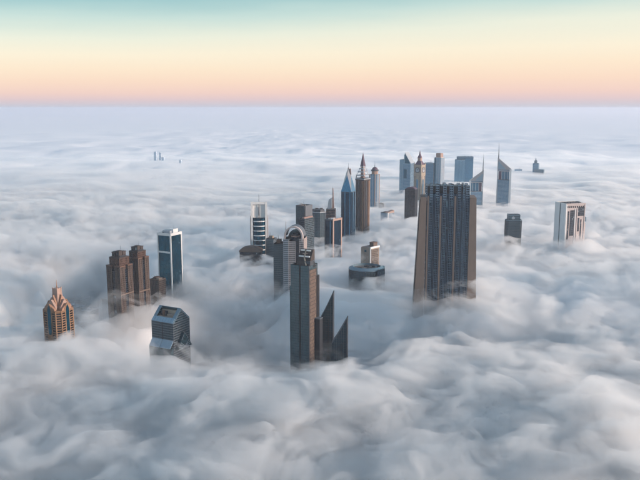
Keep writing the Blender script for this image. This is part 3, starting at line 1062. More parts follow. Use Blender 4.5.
# --- big grey slab, front centre
def grey_tower():
    t = Tower('skyscraper', 'tall grey-green glass tower with stepped top and white roof bars, front centre', 'skyscraper', 305.5, 1000, -29, py=310)
    k = t.k
    c, s_ = math.cos(R(29)), math.sin(R(29))
    a = 18.0 * k / c; b = 8.8 * k / s_
    x1 = 3.4 * k / c                      # front right corner in local x
    x0 = x1 - a
    y0 = 0.0
    zt = t.z(266)
    P = rect(x0, x1, y0, y0 + b)
    g = t.skin(P, 0, zt, 'g_grey', 'g_teal', 'midgrey', fh=3.7, bh=.7, bo=.12, sp=2.2, rw=.28, ro=.2, name='glazing')
    t.part('front_slot', MB().box(x0 + a * .46, x0 + a * .54, y0 - .55, y0 + .5, 0, zt + .3), 'black')
    t.part('side_step', MB().box(x0 - 2.2, x0 - .25, y0 + .8, y0 + b, 0, t.z(288)), 'g_teal')
    t.part('corner_post', MB().box(x1 - .3, x1 + .75, y0 - .75, y0 + .3, 0, zt + .4), 'midgrey')
    # pink stone side: brick-like cladding panels proud of a dark wall, staggered
    side = t.part('side_wall', MB().box(x1 + .2, x1 + .75, y0 + .5, y0 + b * .84, 0, zt - 6), 'brown')
    nrow, pw, ph = 0, 4.1, 5.0
    mb = MB()
    z = zt - 6
    while z > 40:
        y = y0 + .8 + (2.0 if nrow % 2 else 0)
        while y + pw < y0 + b * .84:
            mb.box(x1 + .6, x1 + 1.05, y, y + pw - .7, z - ph + 1.1, z)
            y += pw
        z -= ph; nrow += 1
    t.part('cladding', mb, 'tan', side, True)
    # raked top: roof falls from the back to the front and steps down on the right
    zr = t.z(253.5)
    rk = t.part('raked_roof', MB().yz([(y0 + 1.5, zt), (y0 + b * .72, zt), (y0 + b * .72, zr + 3), (y0 + b * .55, zr + 3)], x0 + a * .28, x1 - a * .02), 'brown')
    ny, nz = b * .55 - 1.5, zr + 3 - zt
    def on(u, v):                         # point on the rake: u across, v up, lifted clear of it
        y, z = y0 + 1.5 + ny * v, zt + nz * v
        n = Vector((-nz, ny)).normalized()
        return (x0 + a * (.30 + .62 * u), y + n.x * .8, z + n.y * .8)
    for v, u0, u1 in ((.92, .05, .40), (.92, .58, .95), (.55, .02, .46), (.55, .58, .98)):
        t.part('white_beam', MB().bar(on(u0, v), on(u1, v), 1.7), 'white', rk)
    t.part('white_beam', MB().bar(on(.52, .95), on(.52, .50), 1.5), 'cream', rk)
    t.part('white_beam', MB().bar(on(.50, .5), on(.86, .02), 1.5), 'cream', rk)
    t.part('white_beam', MB().bar(on(.3, .72), on(.72, .72), 1.0), 'pale_pink', rk)
    for i in range(5):
        t.part('roof_rail', MB().bar(on(0, .05 + .22 * i), on(1, .05 + .22 * i), .5), 'darkgrey', rk)
    t.part('stair_block', MB().box(x1 - a * .30, x1 + .5, y0 + b * .12, y0 + b * .5, zt, zt + 6), 'midgrey')
    # black terraces stepping down along the far right
    for f0, f1, py in ((.50, .66, 268.5), (.66, .80, 273), (.80, .97, 276)):
        t.part('terrace_block', MB().box(x1 - a * .35, x1 + .1, y0 + b * f0, y0 + b * f1 - .1, zt - 4, t.z(py) + 9), 'black')
        t.part('terrace_edge', MB().box(x1 - a * .36, x1 + .3, y0 + b * f0 + .3, y0 + b * f1 - .4, t.z(py) + 9, t.z(py) + 9.9), 'grey')
    t.part('black_wing', MB().box(x1 - 3, x1 + 1.6, y0 + b * .85, y0 + b * 1.12, 0, t.z(278)), 'black')
    t.part('lower_wing', MB().box(x1 + 1.2, x1 + 8.5, y0 + b * .62, y0 + b * .98, 0, t.z(321)), 'darkgrey')
    t.part('wing_rim', MB().box(x1 + 1.0, x1 + 8.9, y0 + b * .60, y0 + b * 1.0, t.z(321), t.z(321) + 1.2), 'grey')
grey_tower()

# --- two dark sail-shaped towers
def sail_tower(label, px_l, px_r, D, y_tip, y_foot):
    t = Tower('sail_tower', label, 'skyscraper', (px_l + px_r) / 2, D, -6, py=y_tip + 25)
    k = t.k
    w = (px_r - px_l) * k / 2
    zt, zf = t.z(y_tip), t.z(y_foot)
    prof = [(-w, 0), (w, 0), (w, zt)]
    n = 9
    arc = []
    for i in range(1, n + 1):              # hollow curve falling from the tip to the left
        f = i / n
        arc.append((w - 2 * w * f, zf + (zt - zf) * (1 - f) ** 1.12))
    g = t.part('glass_body', MB().xz(prof + arc, -9, 9), 'g_teal')
    mb = MB()
    z = zt - 4
    while z > 40:
        if z > zf:
            f = 1 - ((z - zf) / (zt - zf)) ** (1 / 1.12)
            xl = w - 2 * w * f
        else:
            xl = -w
        mb.box(xl + .2, w - .2, -9.15, 9.15, z, z + .7)
        z -= 3.7
    t.part('floor_bands', mb, 'darkgrey', g, True)
    mb = MB()
    n_ = 6
    for i in range(1, n_):
        x = -w + 2 * w * i / n_
        f = (w - x) / (2 * w)
        mb.box(x - .2, x + .2, -9.35, 9.35, 0, zf + (zt - zf) * (1 - f) ** 1.12 - .6)
    t.part('mullions', mb, 'grey', g, True)
    mb = MB()
    pts = [(w, zt)] + arc
    for p, q in zip(pts, pts[1:]):
        mb.xz([p, q, (q[0] - .1, q[1] + 1.3), (p[0] - .1 if p[0] < w else p[0], p[1] + 1.6)], -9.7, 9.7)
    t.part('sail_edge', mb, 'grey')
    t.part('tail_post', MB().box(w - .05, w + 1.3, -9.6, 9.6, 0, zt + 1.8), 'darkgrey')
    t.part('seam', MB().box(w * .30, w * .42, -9.5, -9.0, 0, zt * .86 if zt * .86 < zf else zf), 'black')
sail_tower('left and taller of two dark sail-shaped towers beside the front centre tower', 320.5, 332.8, 1075, 293, 318)
sail_tower('right and lower of two dark sail-shaped towers, wrapped in mist', 332.5, 346.6, 1030, 318.5, 342)

# --- pointed glass tower with a faceted top
def pointed_tower():
    t = Tower('skyscraper', 'slender blue glass tower with a pointed faceted silver top', 'skyscraper', 348.2, 1900, -22, py=205)
    k = t.k
    a = 11.2 * k
    zb = t.z(191.5)
    zt = t.z(172)
    q = a * .70710678
    P = chamf(a, a, a * .12)
    t.skin(P, 0, zb, 'g_rose', None, 'g_navy', sp=2.6, rw=.35, ro=.2)
    for ang in range(4):
        c, s_ = math.cos(ang * math.pi / 2), math.sin(ang * math.pi / 2)
        for u in (-.1, .34):
            pts = [(u * a - 1.1, -a / 2 - .9), (u * a + 1.1, -a / 2 - .9), (u * a + 1.1, -a / 2 + .3), (u * a - 1.1, -a / 2 + .3)]
            t.part('light_strip', MB().prism([(x * c - y * s_, x * s_ + y * c) for x, y in pts], 0, zb), 'g_steel')
    t.part('collar', MB().prism(grow(P, .5), zb - .6, zb + .8), 'midgrey')
    # antiprism: four broad facets rise to a narrow turned square
    B = [(-a / 2, -a / 2), (a / 2, -a / 2), (a / 2, a / 2), (-a / 2, a / 2)]
    r = a * .26
    T = [(0, -r), (r, 0), (0, r), (-r, 0)]
    zm = zb + (zt - zb) * .85
    for i in range(4):
        b0, b1, tp, tn = B[i], B[(i + 1) % 4], T[i], T[(i + 1) % 4]
        inn = lambda p: (p[0] * .8, p[1] * .8)
        t.part('glass_facet', MB().add([(*b0, zb + .8), (*b1, zb + .8), (*tp, zm), (*inn(b0), zb + .8), (*inn(b1), zb + .8), (*inn(tp), zm - 1)],
               [(0, 1, 2), (5, 4, 3), (0, 3, 4, 1), (1, 4, 5, 2), (2, 5, 3, 0)]), 'g_steel')
        t.part('silver_facet', MB().add([(*b1, zb + .8), (*tn, zm), (*tp, zm), (*inn(b1), zb + .8), (*inn(tn), zm - 1), (*inn(tp), zm - 1)],
               [(0, 1, 2), (5, 4, 3), (0, 3, 4, 1), (1, 4, 5, 2), (2, 5, 3, 0)]), 'silver')
    t.part('crown', MB().loft([(T, zm), ([(x * .75, y * .75) for x, y in T], zm + 6), ([(x * .28, y * .28) for x, y in T], zt + 8)]), 'silver')
    t.part('crown_fin', MB().xz([(r * .25, zm + 2), (r * 1.05, zm + 1), (r * .8, zt + 9), (r * .45, zt + 9)], -1.2, 1.2), 'rose')
    ball = MB().loft([(ngon(max(.05, 2.0 * math.cos(R(e))), 12), zt + 9.5 + 2.0 * math.sin(R(e))) for e in range(-88, 89, 22)])
    t.part('ball_finial', ball, 'silver', smooth=True)
    mast(t, 0, 0, zt + 11, t.z(163), .4, .15)
pointed_tower()

# --- tower with a tiered ring spire
def tiered_tower():
    t = Tower('skyscraper', 'tall brown tower with gold stripes and a tiered spire, beside the pointed tower', 'skyscraper', 362.6, 1950, -36, py=205)
    k = t.k
    a = 10.2 * k
    zb = t.z(180)
    P = centred(a, a)
    t.skin(P, 0, zb, 'g_brown', 'darkgrey', None, fh=3.6, bh=.8, bo=.2)
    for r in range(4):
        c, s_ = math.cos(r * math.pi / 2), math.sin(r * math.pi / 2)
        for u, w, m in ((-.40, 2.2, 'brown'), (-.12, 1.4, 'midgrey'), (.14, 1.4, 'red_brown'), (.40, 2.6, 'gold_stone')):
            pts = [(u * a - w / 2, -a / 2 - 1.0), (u * a + w / 2, -a / 2 - 1.0), (u * a + w / 2, -a / 2 + .3), (u * a - w / 2, -a / 2 + .3)]
            t.part('stripe', MB().prism([(x * c - y * s_, x * s_ + y * c) for x, y in pts], 0, zb - .5), m)
        mb = MB()
        for i in range(60):
            z = zb - 4 - i * 3.6
            pts = [(.27 * a - 1.4, -a / 2 - .9), (.27 * a + 1.4, -a / 2 - .9), (.27 * a + 1.4, -a / 2 + .3), (.27 * a - 1.4, -a / 2 + .3)]
            mb.prism([(x * c - y * s_, x * s_ + y * c) for x, y in pts], z, z + 1.7)
        t.part('balconies', mb, 'gold_stone', None, True)
    t.part('cornice', MB().prism(grow(P, 1.0), zb, zb + 2.2), 'brown')
    t.part('parapet_block', MB().prism(grow(P, -2.2), zb + 2.2, zb + 6), 'darkgrey')
    ztip, zc = t.z(152.5), t.z(166)
    t.part('spire_core', MB().loft([(centred(a * .34, a * .34), zb + 6), (centred(a * .24, a * .24), zc)]), 'rose')
    t.part('spire_cone', MB().loft([(ngon(a * .27, 8), zc), (ngon(a * .05, 8), ztip - 6), (ngon(.25, 8), ztip)]), 'plum')
    for i, py in enumerate((178.6, 175.2, 171.8, 168.6, 166.0)):
        w = a * (1.06 - .165 * i)
        rg = t.part('spire_ring', MB().prism(centred(w, w), t.z(py) - 1.1, t.z(py) + 1.1), 'lightgrey')
    for sx in (-1, 1):
        for sy in (-1, 1):
            t.part('spire_strut', MB().bar((sx * a * .48, sy * a * .48, zb + 5), (sx * a * .13, sy * a * .13, zc + 2), .8), 'silver')
            t.part('corner_finial', MB().loft([(shift(ngon(1.5, 6), sx * a * .46, sy * a * .46), zb + 2), (shift(ngon(.2, 6), sx * a * .46, sy * a * .46), zb + 17)]), 'midgrey')
tiered_tower()

def dome_tower():
    t = Tower('skyscraper', 'blue and pink striped tower with a small dome and spire, right of the tiered spire', 'skyscraper', 374.6, 2450, -28, py=188)
    k = t.k
    a = 8.0 * k
    zb = t.z(174)
    P = chamf(a, a, a * .16)
    t.skin(P, 0, zb, 'g_steel', 'lightgrey', None, fh=3.7, bh=.9, bo=.2)
    for r in range(4):
        c, s_ = math.cos(r * math.pi / 2), math.sin(r * math.pi / 2)
        for u, w, m in ((-.30, 2.6, 'lightgrey'), (0.0, 2.4, 'lightgrey'), (.30, 3.4, 'pale_pink')):
            pts = [(u * a - w / 2, -a / 2 - .9), (u * a + w / 2, -a / 2 - .9), (u * a + w / 2, -a / 2 + .3), (u * a - w / 2, -a / 2 + .3)]
            t.part('stripe', MB().prism([(x * c - y * s_, x * s_ + y * c) for x, y in pts], 0, zb - .4), m)
    t.part('neck', MB().prism(ngon(a * .40, 8, off=.5), zb, t.z(171)), 'pale_pink')
    t.part('collar', MB().prism(ngon(a * .48, 8, off=.5), t.z(171), t.z(169.6)), 'midgrey')
    z0 = t.z(169.6)
    t.part('dome', MB().loft([(ngon(a * .36 * math.cos(R(e)), 12), z0 + 9 * math.sin(R(e))) for e in (0, 20, 40, 60, 78)]), 'plum', smooth=True)
    mast(t, 0, 0, z0 + 8, t.z(161.5), 1.0, .2)
dome_tower()

def shoulder_block():
    t = Tower('tower_block', 'low sliver of a block at the foot of the domed striped tower', 'building', 381.2, 2420, -20, py=205)
    k = t.k
    t.skin(centred(4.0 * k, 4 * k), 0, t.z(203.5), 'g_teal', 'grey', 'grey', fh=3.7, bh=1.2, sp=3.5)
    roof_boxes(t, (2 * k, 2 * k), t.z(203.5), 3, 'roof', 2, 2.5)
shoulder_block()

def small_block():
    t = Tower('tower_block', 'small blue and white block alone in the fog left of the widest tower', 'building', 387.4, 2120, -38, py=215)
    k = t.k
    a = 7.2 * k / math.cos(R(38)); b = 6.0 * k / math.sin(R(38))
    zt = t.z(212.5)
    t.skin(centred(a, b), 0, zt, 'g_steel', 'lightgrey', 'lightgrey', fh=3.8, bh=1.0, sp=4, rw=1.2)
    t.part('corner_post', MB().box(a / 2 - 2, a / 2 + .6, -b / 2 - .6, -b / 2 + 2, 0, zt + 1), 'white')
    t.part('roof_wedge', MB().yz([(-b / 2, zt), (b / 2, zt), (b / 2, zt + 7), (-b / 2, zt + 2.5)], a * .05, a / 2 + .4), 'pale_pink')
    t.part('roof_slab', MB().box(-a / 2 - .5, a * .04, -b / 2 - .5, b / 2 + .5, zt, zt + 1.6), 'darkgrey')
    roof_boxes(t, (a * .3, b * .4), zt + 1.6, 3, 'red_brown', 6, 2)
small_block()

# --- beige block behind the drum, and the drum itself
def beige_block():
    t = Tower('tower_block', 'beige block with a pale lit edge standing behind the round glass building', 'building', 370, 1500, -38, py=256)
    k = t.k
    a = 9.2 * k / math.cos(R(38)); b = 8.8 * k / math.sin(R(38))
    zt = t.z(246.5)
    t.part('wall', MB().prism(centred(a, b), 0, zt), 'beige')
    mb = MB()
    for r in range(9):
        z = zt - 6.5 - r * 3.7
        for c in range(7):
            y = -b / 2 + 2.6 + c * (b - 4) / 7
            mb.box(a / 2 - .3, a / 2 + .12, y, y + 2.3, z, z + 2.2)
    t.part('windows', mb, 'g_navy', None, True)
    mb = MB()
    for r in range(9):
        z = zt - 7.0 - r * 3.7
        mb.box(a / 2 - .3, a / 2 + .75, -b / 2 + 1.8, b / 2 - .5, z - .9, z)
    t.part('balcony_slabs', mb, 'tan', None, True)
    t.part('lit_edge', MB().box(a / 2 - .6, a / 2 + 1.5, -b / 2 - .8, -b / 2 + 1.0, 0, zt + 2), 'white')  # white bar painting the lit edge of the corner
    t.part('dark_slot', MB().box(a / 2 - .3, a / 2 + .8, -b / 2 + 1.05, -b / 2 + 3.4, 0, zt - 2), 'g_navy')
    t.part('roof_fascia', MB().box(a / 2 - 1, a / 2 + 1.6, -b / 2 + 1.1, b / 2 + .4, zt - 1.5, zt + 2), 'white')
    t.part('roof_house', MB().box(-a * .1, a * .32, b * .05, b * .48, zt, zt + 7.5), 'tan')
    t.part('roof_house_cap', MB().box(-a * .13, a * .35, b * .02, b * .5, zt + 7.5, zt + 8.6), 'red_brown')
    t.part('wall_sign', MB().box(-a * .12, a * .1, -b / 2 - .4, -b / 2 + .2, zt - 9, zt - 5), 'g_blue')
    t.part('roof_deck', MB().box(-a / 2 + 1, a / 2 - 1.2, -b / 2 + 1, b / 2 - 1, zt - .1, zt + .4), 'roof')
beige_block()

def drum_building():
    t = Tower('round_building', 'round dark blue glass building with recessed roof, low in the fog', 'building', 366.5, 1420, 0, py=273)
    k = t.k
    r = 17.6 * k
    zt = t.z(268.5)
    ry = r * .92
    pl = ngon(r, 48, ry)
    g = t.part('glass_wall', MB().prism(pl, 0, zt), 'g_teal', smooth=True)
    mb = MB()
    z = zt - 1.5
    while z > 60:
        mb.prism(ngon(r + .3, 48, ry + .3), z, z + .8); z -= 3.7
    t.part('floor_bands', mb, 'g_navy', g, True)
    mb = MB()
    for x, y in ngon(r + .2, 72, ry + .2):
        mb.prism(shift(ngon(.35, 4), x, y), 0, zt + .5)
    t.part('mullions', mb, 'darkgrey', g, True)
    n = 48
    o = ngon(r + .6, n, ry + .6); i_ = ngon(r * .80, n, ry * .80)
    mb = MB()
    v = [(x, y, zt + .0) for x, y in o] + [(x, y, zt + 1.8) for x, y in o] + [(x, y, zt + 5.4) for x, y in i_] + [(x, y, zt - 2) for x, y in i_]
    f = []
    for q in range(n):
        j = (q + 1) % n
        f += [(q, j, n + j, n + q), (n + q, n + j, 2 * n + j, 2 * n + q), (2 * n + q, 2 * n + j, 3 * n + j, 3 * n + q), (3 * n + q, 3 * n + j, j, q)]
    t.part('roof_ring', MB().add(v, f), 'bluepanel', smooth=True)
    t.part('roof_deck', MB().prism(ngon(r * .81, 48, ry * .81), zt - .5, zt + 1.0), 'roof')
    rr = random.Random(3)
    for q in range(12):
        an = rr.uniform(0, 6.28); ra = rr.uniform(.1, .55) * r
        x, y = ra * math.cos(an), ra * math.sin(an) * .9
        w, d = rr.uniform(1.5, 4), rr.uniform(1.5, 3)
        t.part('roof_unit', MB().box(x - w, x + w, y - d, y + d, zt + .9, zt + 3.2 + rr.uniform(0, 2) + q * .03), rr.choice(['brown', 'roof', 'tan', 'darkgrey']))
    t.part('entrance_bay', MB().prism([(r * .62, -ry * .92), (r * 1.03, -ry * .38), (r * 1.03, ry * .5), (r * .6, ry * .4)], 0, zt + 3), 'g_dark')
drum_building()

# --- cluster behind the wide tower
def peak_tower():
    t = Tower('skyscraper', 'pale blue glass tower with a triangular blue peak, left of the clock tower', 'skyscraper', 407, 2800, -20, py=172)
    k = t.k
    d = 5.5 * k
    t.skin(rect(-6.6 * k, -2.4 * k, -d * .6, d), 0, t.z(159.5), 'g_pale', 'lightgrey', 'lightgrey', fh=4, bh=1.0, sp=4.5, rw=.8, name='low_slab')
    g = t.skin(rect(-2.3 * k, 5.4 * k, -d, d), 0, t.z(163), 'g_steel', 'lightgrey', 'skyblue', fh=4, bh=.9, sp=4.5, rw=.7, name='main_slab')
    zb = t.z(163)
    t.part('peak', MB().xz([(-.6 * k, zb), (5.4 * k, zb), (-.6 * k, t.z(152.8))], -d + .5, d - .5), 'g_blue')
    t.part('peak_edge', MB().xz([(5.9 * k, zb), (-.6 * k, t.z(152.2)), (-.6 * k, t.z(153.0)), (5.2 * k, zb)], -d, d), 'lightgrey')
    t.part('back_fin', MB().box(-1.5 * k, -.65 * k, -d + 1, d - 1, zb, t.z(154.5)), 'skyblue')
    t.part('dark_panel', MB().box(-1.4 * k, 1.6 * k, -d - 1.2, -d + .2, t.z(178), t.z(169)), 'g_blue')
    roof_boxes(t, (2 * k, 4 * k), t.z(159.5), 3, 'lightgrey', 4, 4)
peak_tower()

def clock_tower():
    t = Tower('clock_tower', 'cream clock tower with a dark steep plum roof, behind the widest tower', 'clock tower', 419.6, 2500, -28, py=170)
    k = t.k
    a = 8.4 * k
    zc0, zc1 = t.z(175), t.z(165.2)
    P = centred(a, a)
    t.part('shaft', MB().prism(P, 0, zc0), 'cream')
    for r in range(4):
        c, s_ = math.cos(r * math.pi / 2), math.sin(r * math.pi / 2)
        rot = lambda pts: [(x * c - y * s_, x * s_ + y * c) for x, y in pts]
        for u, w in ((-.02, 3.4),):
            t.part('window_strip', MB().prism(rot(rect(u * a - w, u * a + w, -a / 2 - .35, -a / 2 + .3)), 60, zc0 - 14), 'g_steel')
        mb = MB()
        for i in range(34):
            z = zc0 - 6 - i * 4
            for u in (-.36, -.24, .24, .36):
                mb.prism(rot(rect(u * a - .9, u * a + .9, -a / 2 - .3, -a / 2 + .3)), z, z + 2.2)
        t.part('windows', mb, 'g_navy', None, True)
    t.part('ledge', MB().prism(grow(P, 1.2), zc0, zc0 + 1.8), 'beige')
    Q = centred(a * 1.02, a * 1.02)
    t.part('clock_stage', MB().prism(Q, zc0 + 1.8, zc1), 'cream')
    zm = (zc0 + zc1) / 2 + 1
    for r in range(4):
        c, s_ = math.cos(r * math.pi / 2), math.sin(r * math.pi / 2)
        rot = lambda p: (p[0] * c - p[1] * s_, p[0] * s_ + p[1] * c, p[2])
        y = -a * .51
        rad = a * .33
        def disc(rr_, d0, d1, nm, mat, par=None, n=24):
            ring = ngon(rr_, n)
            v = [rot((x, y - d0, zm + z)) for x, z in ring] + [rot((x, y - d1, zm + z)) for x, z in ring]
            f = [tuple(range(n)), tuple(range(n, 2 * n))[::-1]] + [(i, n + i, n + (i + 1) % n, (i + 1) % n) for i in range(n)]
            return t.part(nm, MB().add(v, f), mat, par)
        t.part('clock_panel', MB().add([rot((x, yy, zm + z)) for yy in (y + .2, y - .5) for x, z in ((-a * .4, -a * .37), (a * .4, -a * .37), (a * .4, a * .37), (-a * .4, a * .37))],
               [(0, 1, 2, 3), (7, 6, 5, 4), (0, 4, 5, 1), (1, 5, 6, 2), (2, 6, 7, 3), (3, 7, 4, 0)]), 'beige')
        fc = disc(rad, .4, .9, 'clock_face', 'midgrey')
        disc(rad * .72, .85, 1.1, 'dial', 'lightgrey', fc)
        t.part('clock_hand', MB().bar(rot((0, y - 1.3, zm)), rot((rad * .5, y - 1.3, zm + rad * .5)), 1.0), 'black', fc)
        t.part('clock_hand', MB().bar(rot((0, y - 1.35, zm)), rot((-rad * .2, y - 1.35, zm + rad * .42)), 1.0), 'black', fc)
    t.part('cornice', MB().prism(grow(Q, 1.6), zc1, zc1 + 2.0), 'cream')
    for sx in (-1, 1):
        for sy in (-1, 1):
            t.part('corner_pinnacle', MB().loft([(shift(centred(3, 3), sx * a * .46, sy * a * .46), zc1 + 2), (shift(centred(.3, .3), sx * a * .46, sy * a * .46), zc1 + 12)]), 'cream')
    z1, z2, z3 = t.z(160.8), t.z(157.8), t.z(150.2)
    t.part('roof', MB().loft([(centred(a * .86, a * .86), zc1 + 2), (centred(a * .42, a * .42), z1)]), 'plum')
    t.part('lantern', MB().prism(centred(a * .38, a * .38), z1, z2), 'pale_pink')
    t.part('spire', MB().loft([(centred(a * .44, a * .44), z2), (centred(a * .16, a * .16), t.z(154.5)), (centred(.4, .4), z3)]), 'plum')
clock_tower()

def slab(name, label, px, D, wpx, dpx, y_top, core, band, rib, turn=-15, crown=None, **kw):
    t = Tower(name, label, 'building', px, D, turn, py=y_top + 8)
    k = t.k
    P = centred(wpx * k, dpx * k)
    zt = t.z(y_top)
    t.skin(P, 0, zt, core, band, rib, **kw)
    parapet(t, grow(P, .5), zt - .2, 2.0, 1.0, crown or 'lightgrey')
    t.part('plant_room', MB().prism(centred(wpx * k * .5, dpx * k * .5), zt, zt + 4), crown or 'lightgrey')
    roof_boxes(t, (wpx * k * .5, dpx * k * .5), zt, 4, crown or 'roof', int(px), 3)
    if wpx > 6:
        mast(t, wpx * k * .15, 0, zt + 3.5, zt + 12, .5, .2, 'midgrey', 'antenna')
    return t, k, zt
slab('tower_block', 'teal glass block between the clock tower and the pale slim tower behind it', 429.2, 2900, 9.6, 7, 163.5, 'g_steel', 'skyblue', 'skyblue', -12, 'skyblue', fh=4, bh=.9, sp=4, rw=.6)
t, k, zt = slab('tower_block', 'pale slim glass tower with pink top floors above the widest tower', 439.4, 2880, 7.6, 6, 157.5, 'g_pale', 'lightgrey', 'pinkwhite', -35, 'pinkwhite', fh=4, bh=1.0, sp=4.5, rw=1.1)
t.part('top_floors', MB().prism(centred(5.4 * k, 4.6 * k), zt, t.z(153.2)), 'pale_pink')
t.part('blue_strip', MB().box(-3.8 * k - 1.0, -2.2 * k, -3 * k - .8, -3 * k + .4, 0, zt - 2), 'g_blue')
t, k, zt = slab('tower_block', 'dark plum-grey block standing left of the widest tower', 411.2, 2150, 10.6, 8, 189.2, 'g_brown', 'darkgrey', 'midgrey', -18, 'darkgrey', fh=3.8, bh=.9, sp=3, rw=.6)
t.part('curved_top', MB().xz([(-5.0 * k, zt), (5.0 * k, zt), (4.4 * k, zt + 4), (2.4 * k, zt + 6.6), (-1 * k, zt + 7), (-3.6 * k, zt + 5)], -3.5 * k, 3.5 * k), 'plum')

def twin_block():
    t = Tower('office_building', 'pale blue double glass block far off, right of the slim pink-topped tower', 'building', 464, 3400, 0, py=165)
    k = t.k
    zt1, zt2 = t.z(160), t.z(157.3)
    t.skin(rect(-9 * k, 0.6 * k, -5 * k, 4 * k), 0, zt1, 'g_pale', 'g_steel', 'skyblue', fh=4.2, bh=1.2, sp=5, rw=.9, name='front_slab')
    t.skin(rect(-7.4 * k, 9 * k, 4.3 * k, 9 * k), 0, zt2, 'g_steel', 'skyblue', 'skyblue', fh=4.2, bh=1.2, sp=5, rw=.9, name='back_slab')
    t.part('link', MB().box(.7 * k, 8.6 * k, 0, 4.2 * k, 0, zt2 - 4), 'g_steel')
    parapet(t, rect(-9.1 * k, .7 * k, -5.1 * k, 4.1 * k), zt1 - .2, 2.2, 1.2, 'skyblue')
    parapet(t, rect(-7.5 * k, 9.1 * k, 4.25 * k, 9.1 * k), zt2 - .2, 2.2, 1.2, 'skyblue')
    for i in range(5):
        x = (-5.5 + i * 3.1) * k
        t.part('roof_unit', MB().box(x - 3, x + 3, 5.4 * k, 7.6 * k, zt2, zt2 + 3 + i * .3), 'skyblue')
twin_block()

# --- pair of slant-topped towers with spires
def slant_tower(label, px, D, flip, y_spire, y_hi, y_lo, y_win0, y_win1, wpx):
    t = Tower('skyscraper', label, 'skyscraper', px, D, 0, py=y_win1)
    k = t.k
    f = -1 if flip else 1
    w = wpx * k / 2
    d = w * .9
    zb, zw = t.z(y_win1), t.z(y_win0)
    zl, zh = t.z(y_lo), t.z(y_hi)
    # triangular plan: blunt prow towards the viewer on the lit side
    plan = [(-w * f, -d * .6), (w * .72 * f, -d), (w * f, -d * .6), (w * f * .2, d), (-w * f * .6, d * .7)]
    if f < 0:
        plan = plan[::-1]
    g = t.skin([p for p in plan], 0, zb, 'g_steel', 'lightgrey', 'lightgrey', fh=4.0, bh=.9, bo=.25, sp=3.6, rw=.45, ro=.35, name='shaft')
    t.part('shaft_edge', MB().box(min(w * .74 * f, w * 1.02 * f), max(w * .74 * f, w * 1.02 * f), -d - .6, -d * .5, 0, zl), 'white')
    t.part('back_spine', MB().box(min(-w * f, -w * .86 * f), max(-w * f, -w * .86 * f), -d * .66, d * .3, 0, zl), 'lightgrey')
    # recessed window stage and the raked cap over it
    t.part('recess_core', MB().box(-w * .82, w * .7, -d * .35, d * .6, zb, zw), 'g_steel')
    xa, xb = -w * .80 * f, -w * .42 * f
    t.part('recess_slot', MB().box(min(xa, xb), max(xa, xb), -d * .62, -d * .34, zb + 1, zw - 1), 'plum')
    for u in (-.36, .08, .5):
        x = u * w * f
        t.part('recess_post', MB().box(x - 1, x + 1, -d * .62, -d * .34, zb, zw), 'lightgrey')
    cap = [(-w * f, zw), (w * f, zw), (w * f, zl), (-w * f, zh)]
    cp = t.part('raked_cap', MB().xz(cap, -d * .7, d * .6), 'silver')
    t.part('cap_line', MB().xz([(-w * f * .9, zw + 4), (w * f * .8, zw + 4), (w * f * .8, zw + 6), (-w * f * .9, zw + 6)], -d * .7 - .3, -d * .69), 'g_steel', cp)
    t.part('cap_panel', MB().xz([(-w * f * .9, zw + 8), (w * f * .2, zw + 8), (-w * f * .9, zl + (zh - zl) * .72)], -d * .7 - .35, -d * .69), 'skyblue', cp)
    t.part('spire', MB().loft([(shift(centred(3.6, 3.6), -w * f * .88, -d * .3), zh - 14), (shift(centred(1.8, 1.8), -w * f * .9, -d * .3), (zh + t.z(y_spire)) / 2), (shift(centred(.5, .5), -w * f * .92, -d * .3), t.z(y_spire))]), 'grey')
slant_tower('taller slant-topped tower with spire on its left edge, standing alone at right', 504, 2530, False, 142.5, 157.5, 169, 171.2, 179.5, 13.6)
slant_tower('shorter slant-topped tower with spire on its right edge, just behind the widest tower', 476, 2450, True, 154.5, 170, 180.5, 182.5, 191, 13.6)

def dark_teal_block():
    t = Tower('tower_block', 'small dark teal block with narrower top storey, in front of the slant-topped tower', 'building', 513, 1780, 12, py=228)
    k = t.k
    zb, zt = t.z(220), t.z(214.8)
    P = chamf(15.2 * k, 11 * k, 2 * k)
    t.skin(P, 0, zb, 'g_teal', 'midgrey', 'midgrey', fh=3.8, bh=.9, sp=3.0, rw=.6)
    parapet(t, grow(P, .4), zb - .2, 1.6, .8, 'bluepanel')
    Q = rect(-5.5 * k, 5.6 * k, -4.2 * k, 4 * k)
    t.skin(Q, zb, zt, 'g_teal', 'bluepanel', 'bluepanel', fh=4, bh=.9, sp=3.4, name='top_storey')
    parapet(t, grow(Q, .4), zt - .2, 1.8, .8, 'bluepanel')
    t.part('vent_disc', MB().xz([(x - 1 * k, z + (zb + zt) / 2) for x, z in ngon(1.5 * k, 18)], -4.2 * k - .9, -4.2 * k + .2), 'lightgrey')
    roof_boxes(t, (5 * k, 4 * k), zt, 4, 'midgrey', 15, 2)
dark_teal_block()

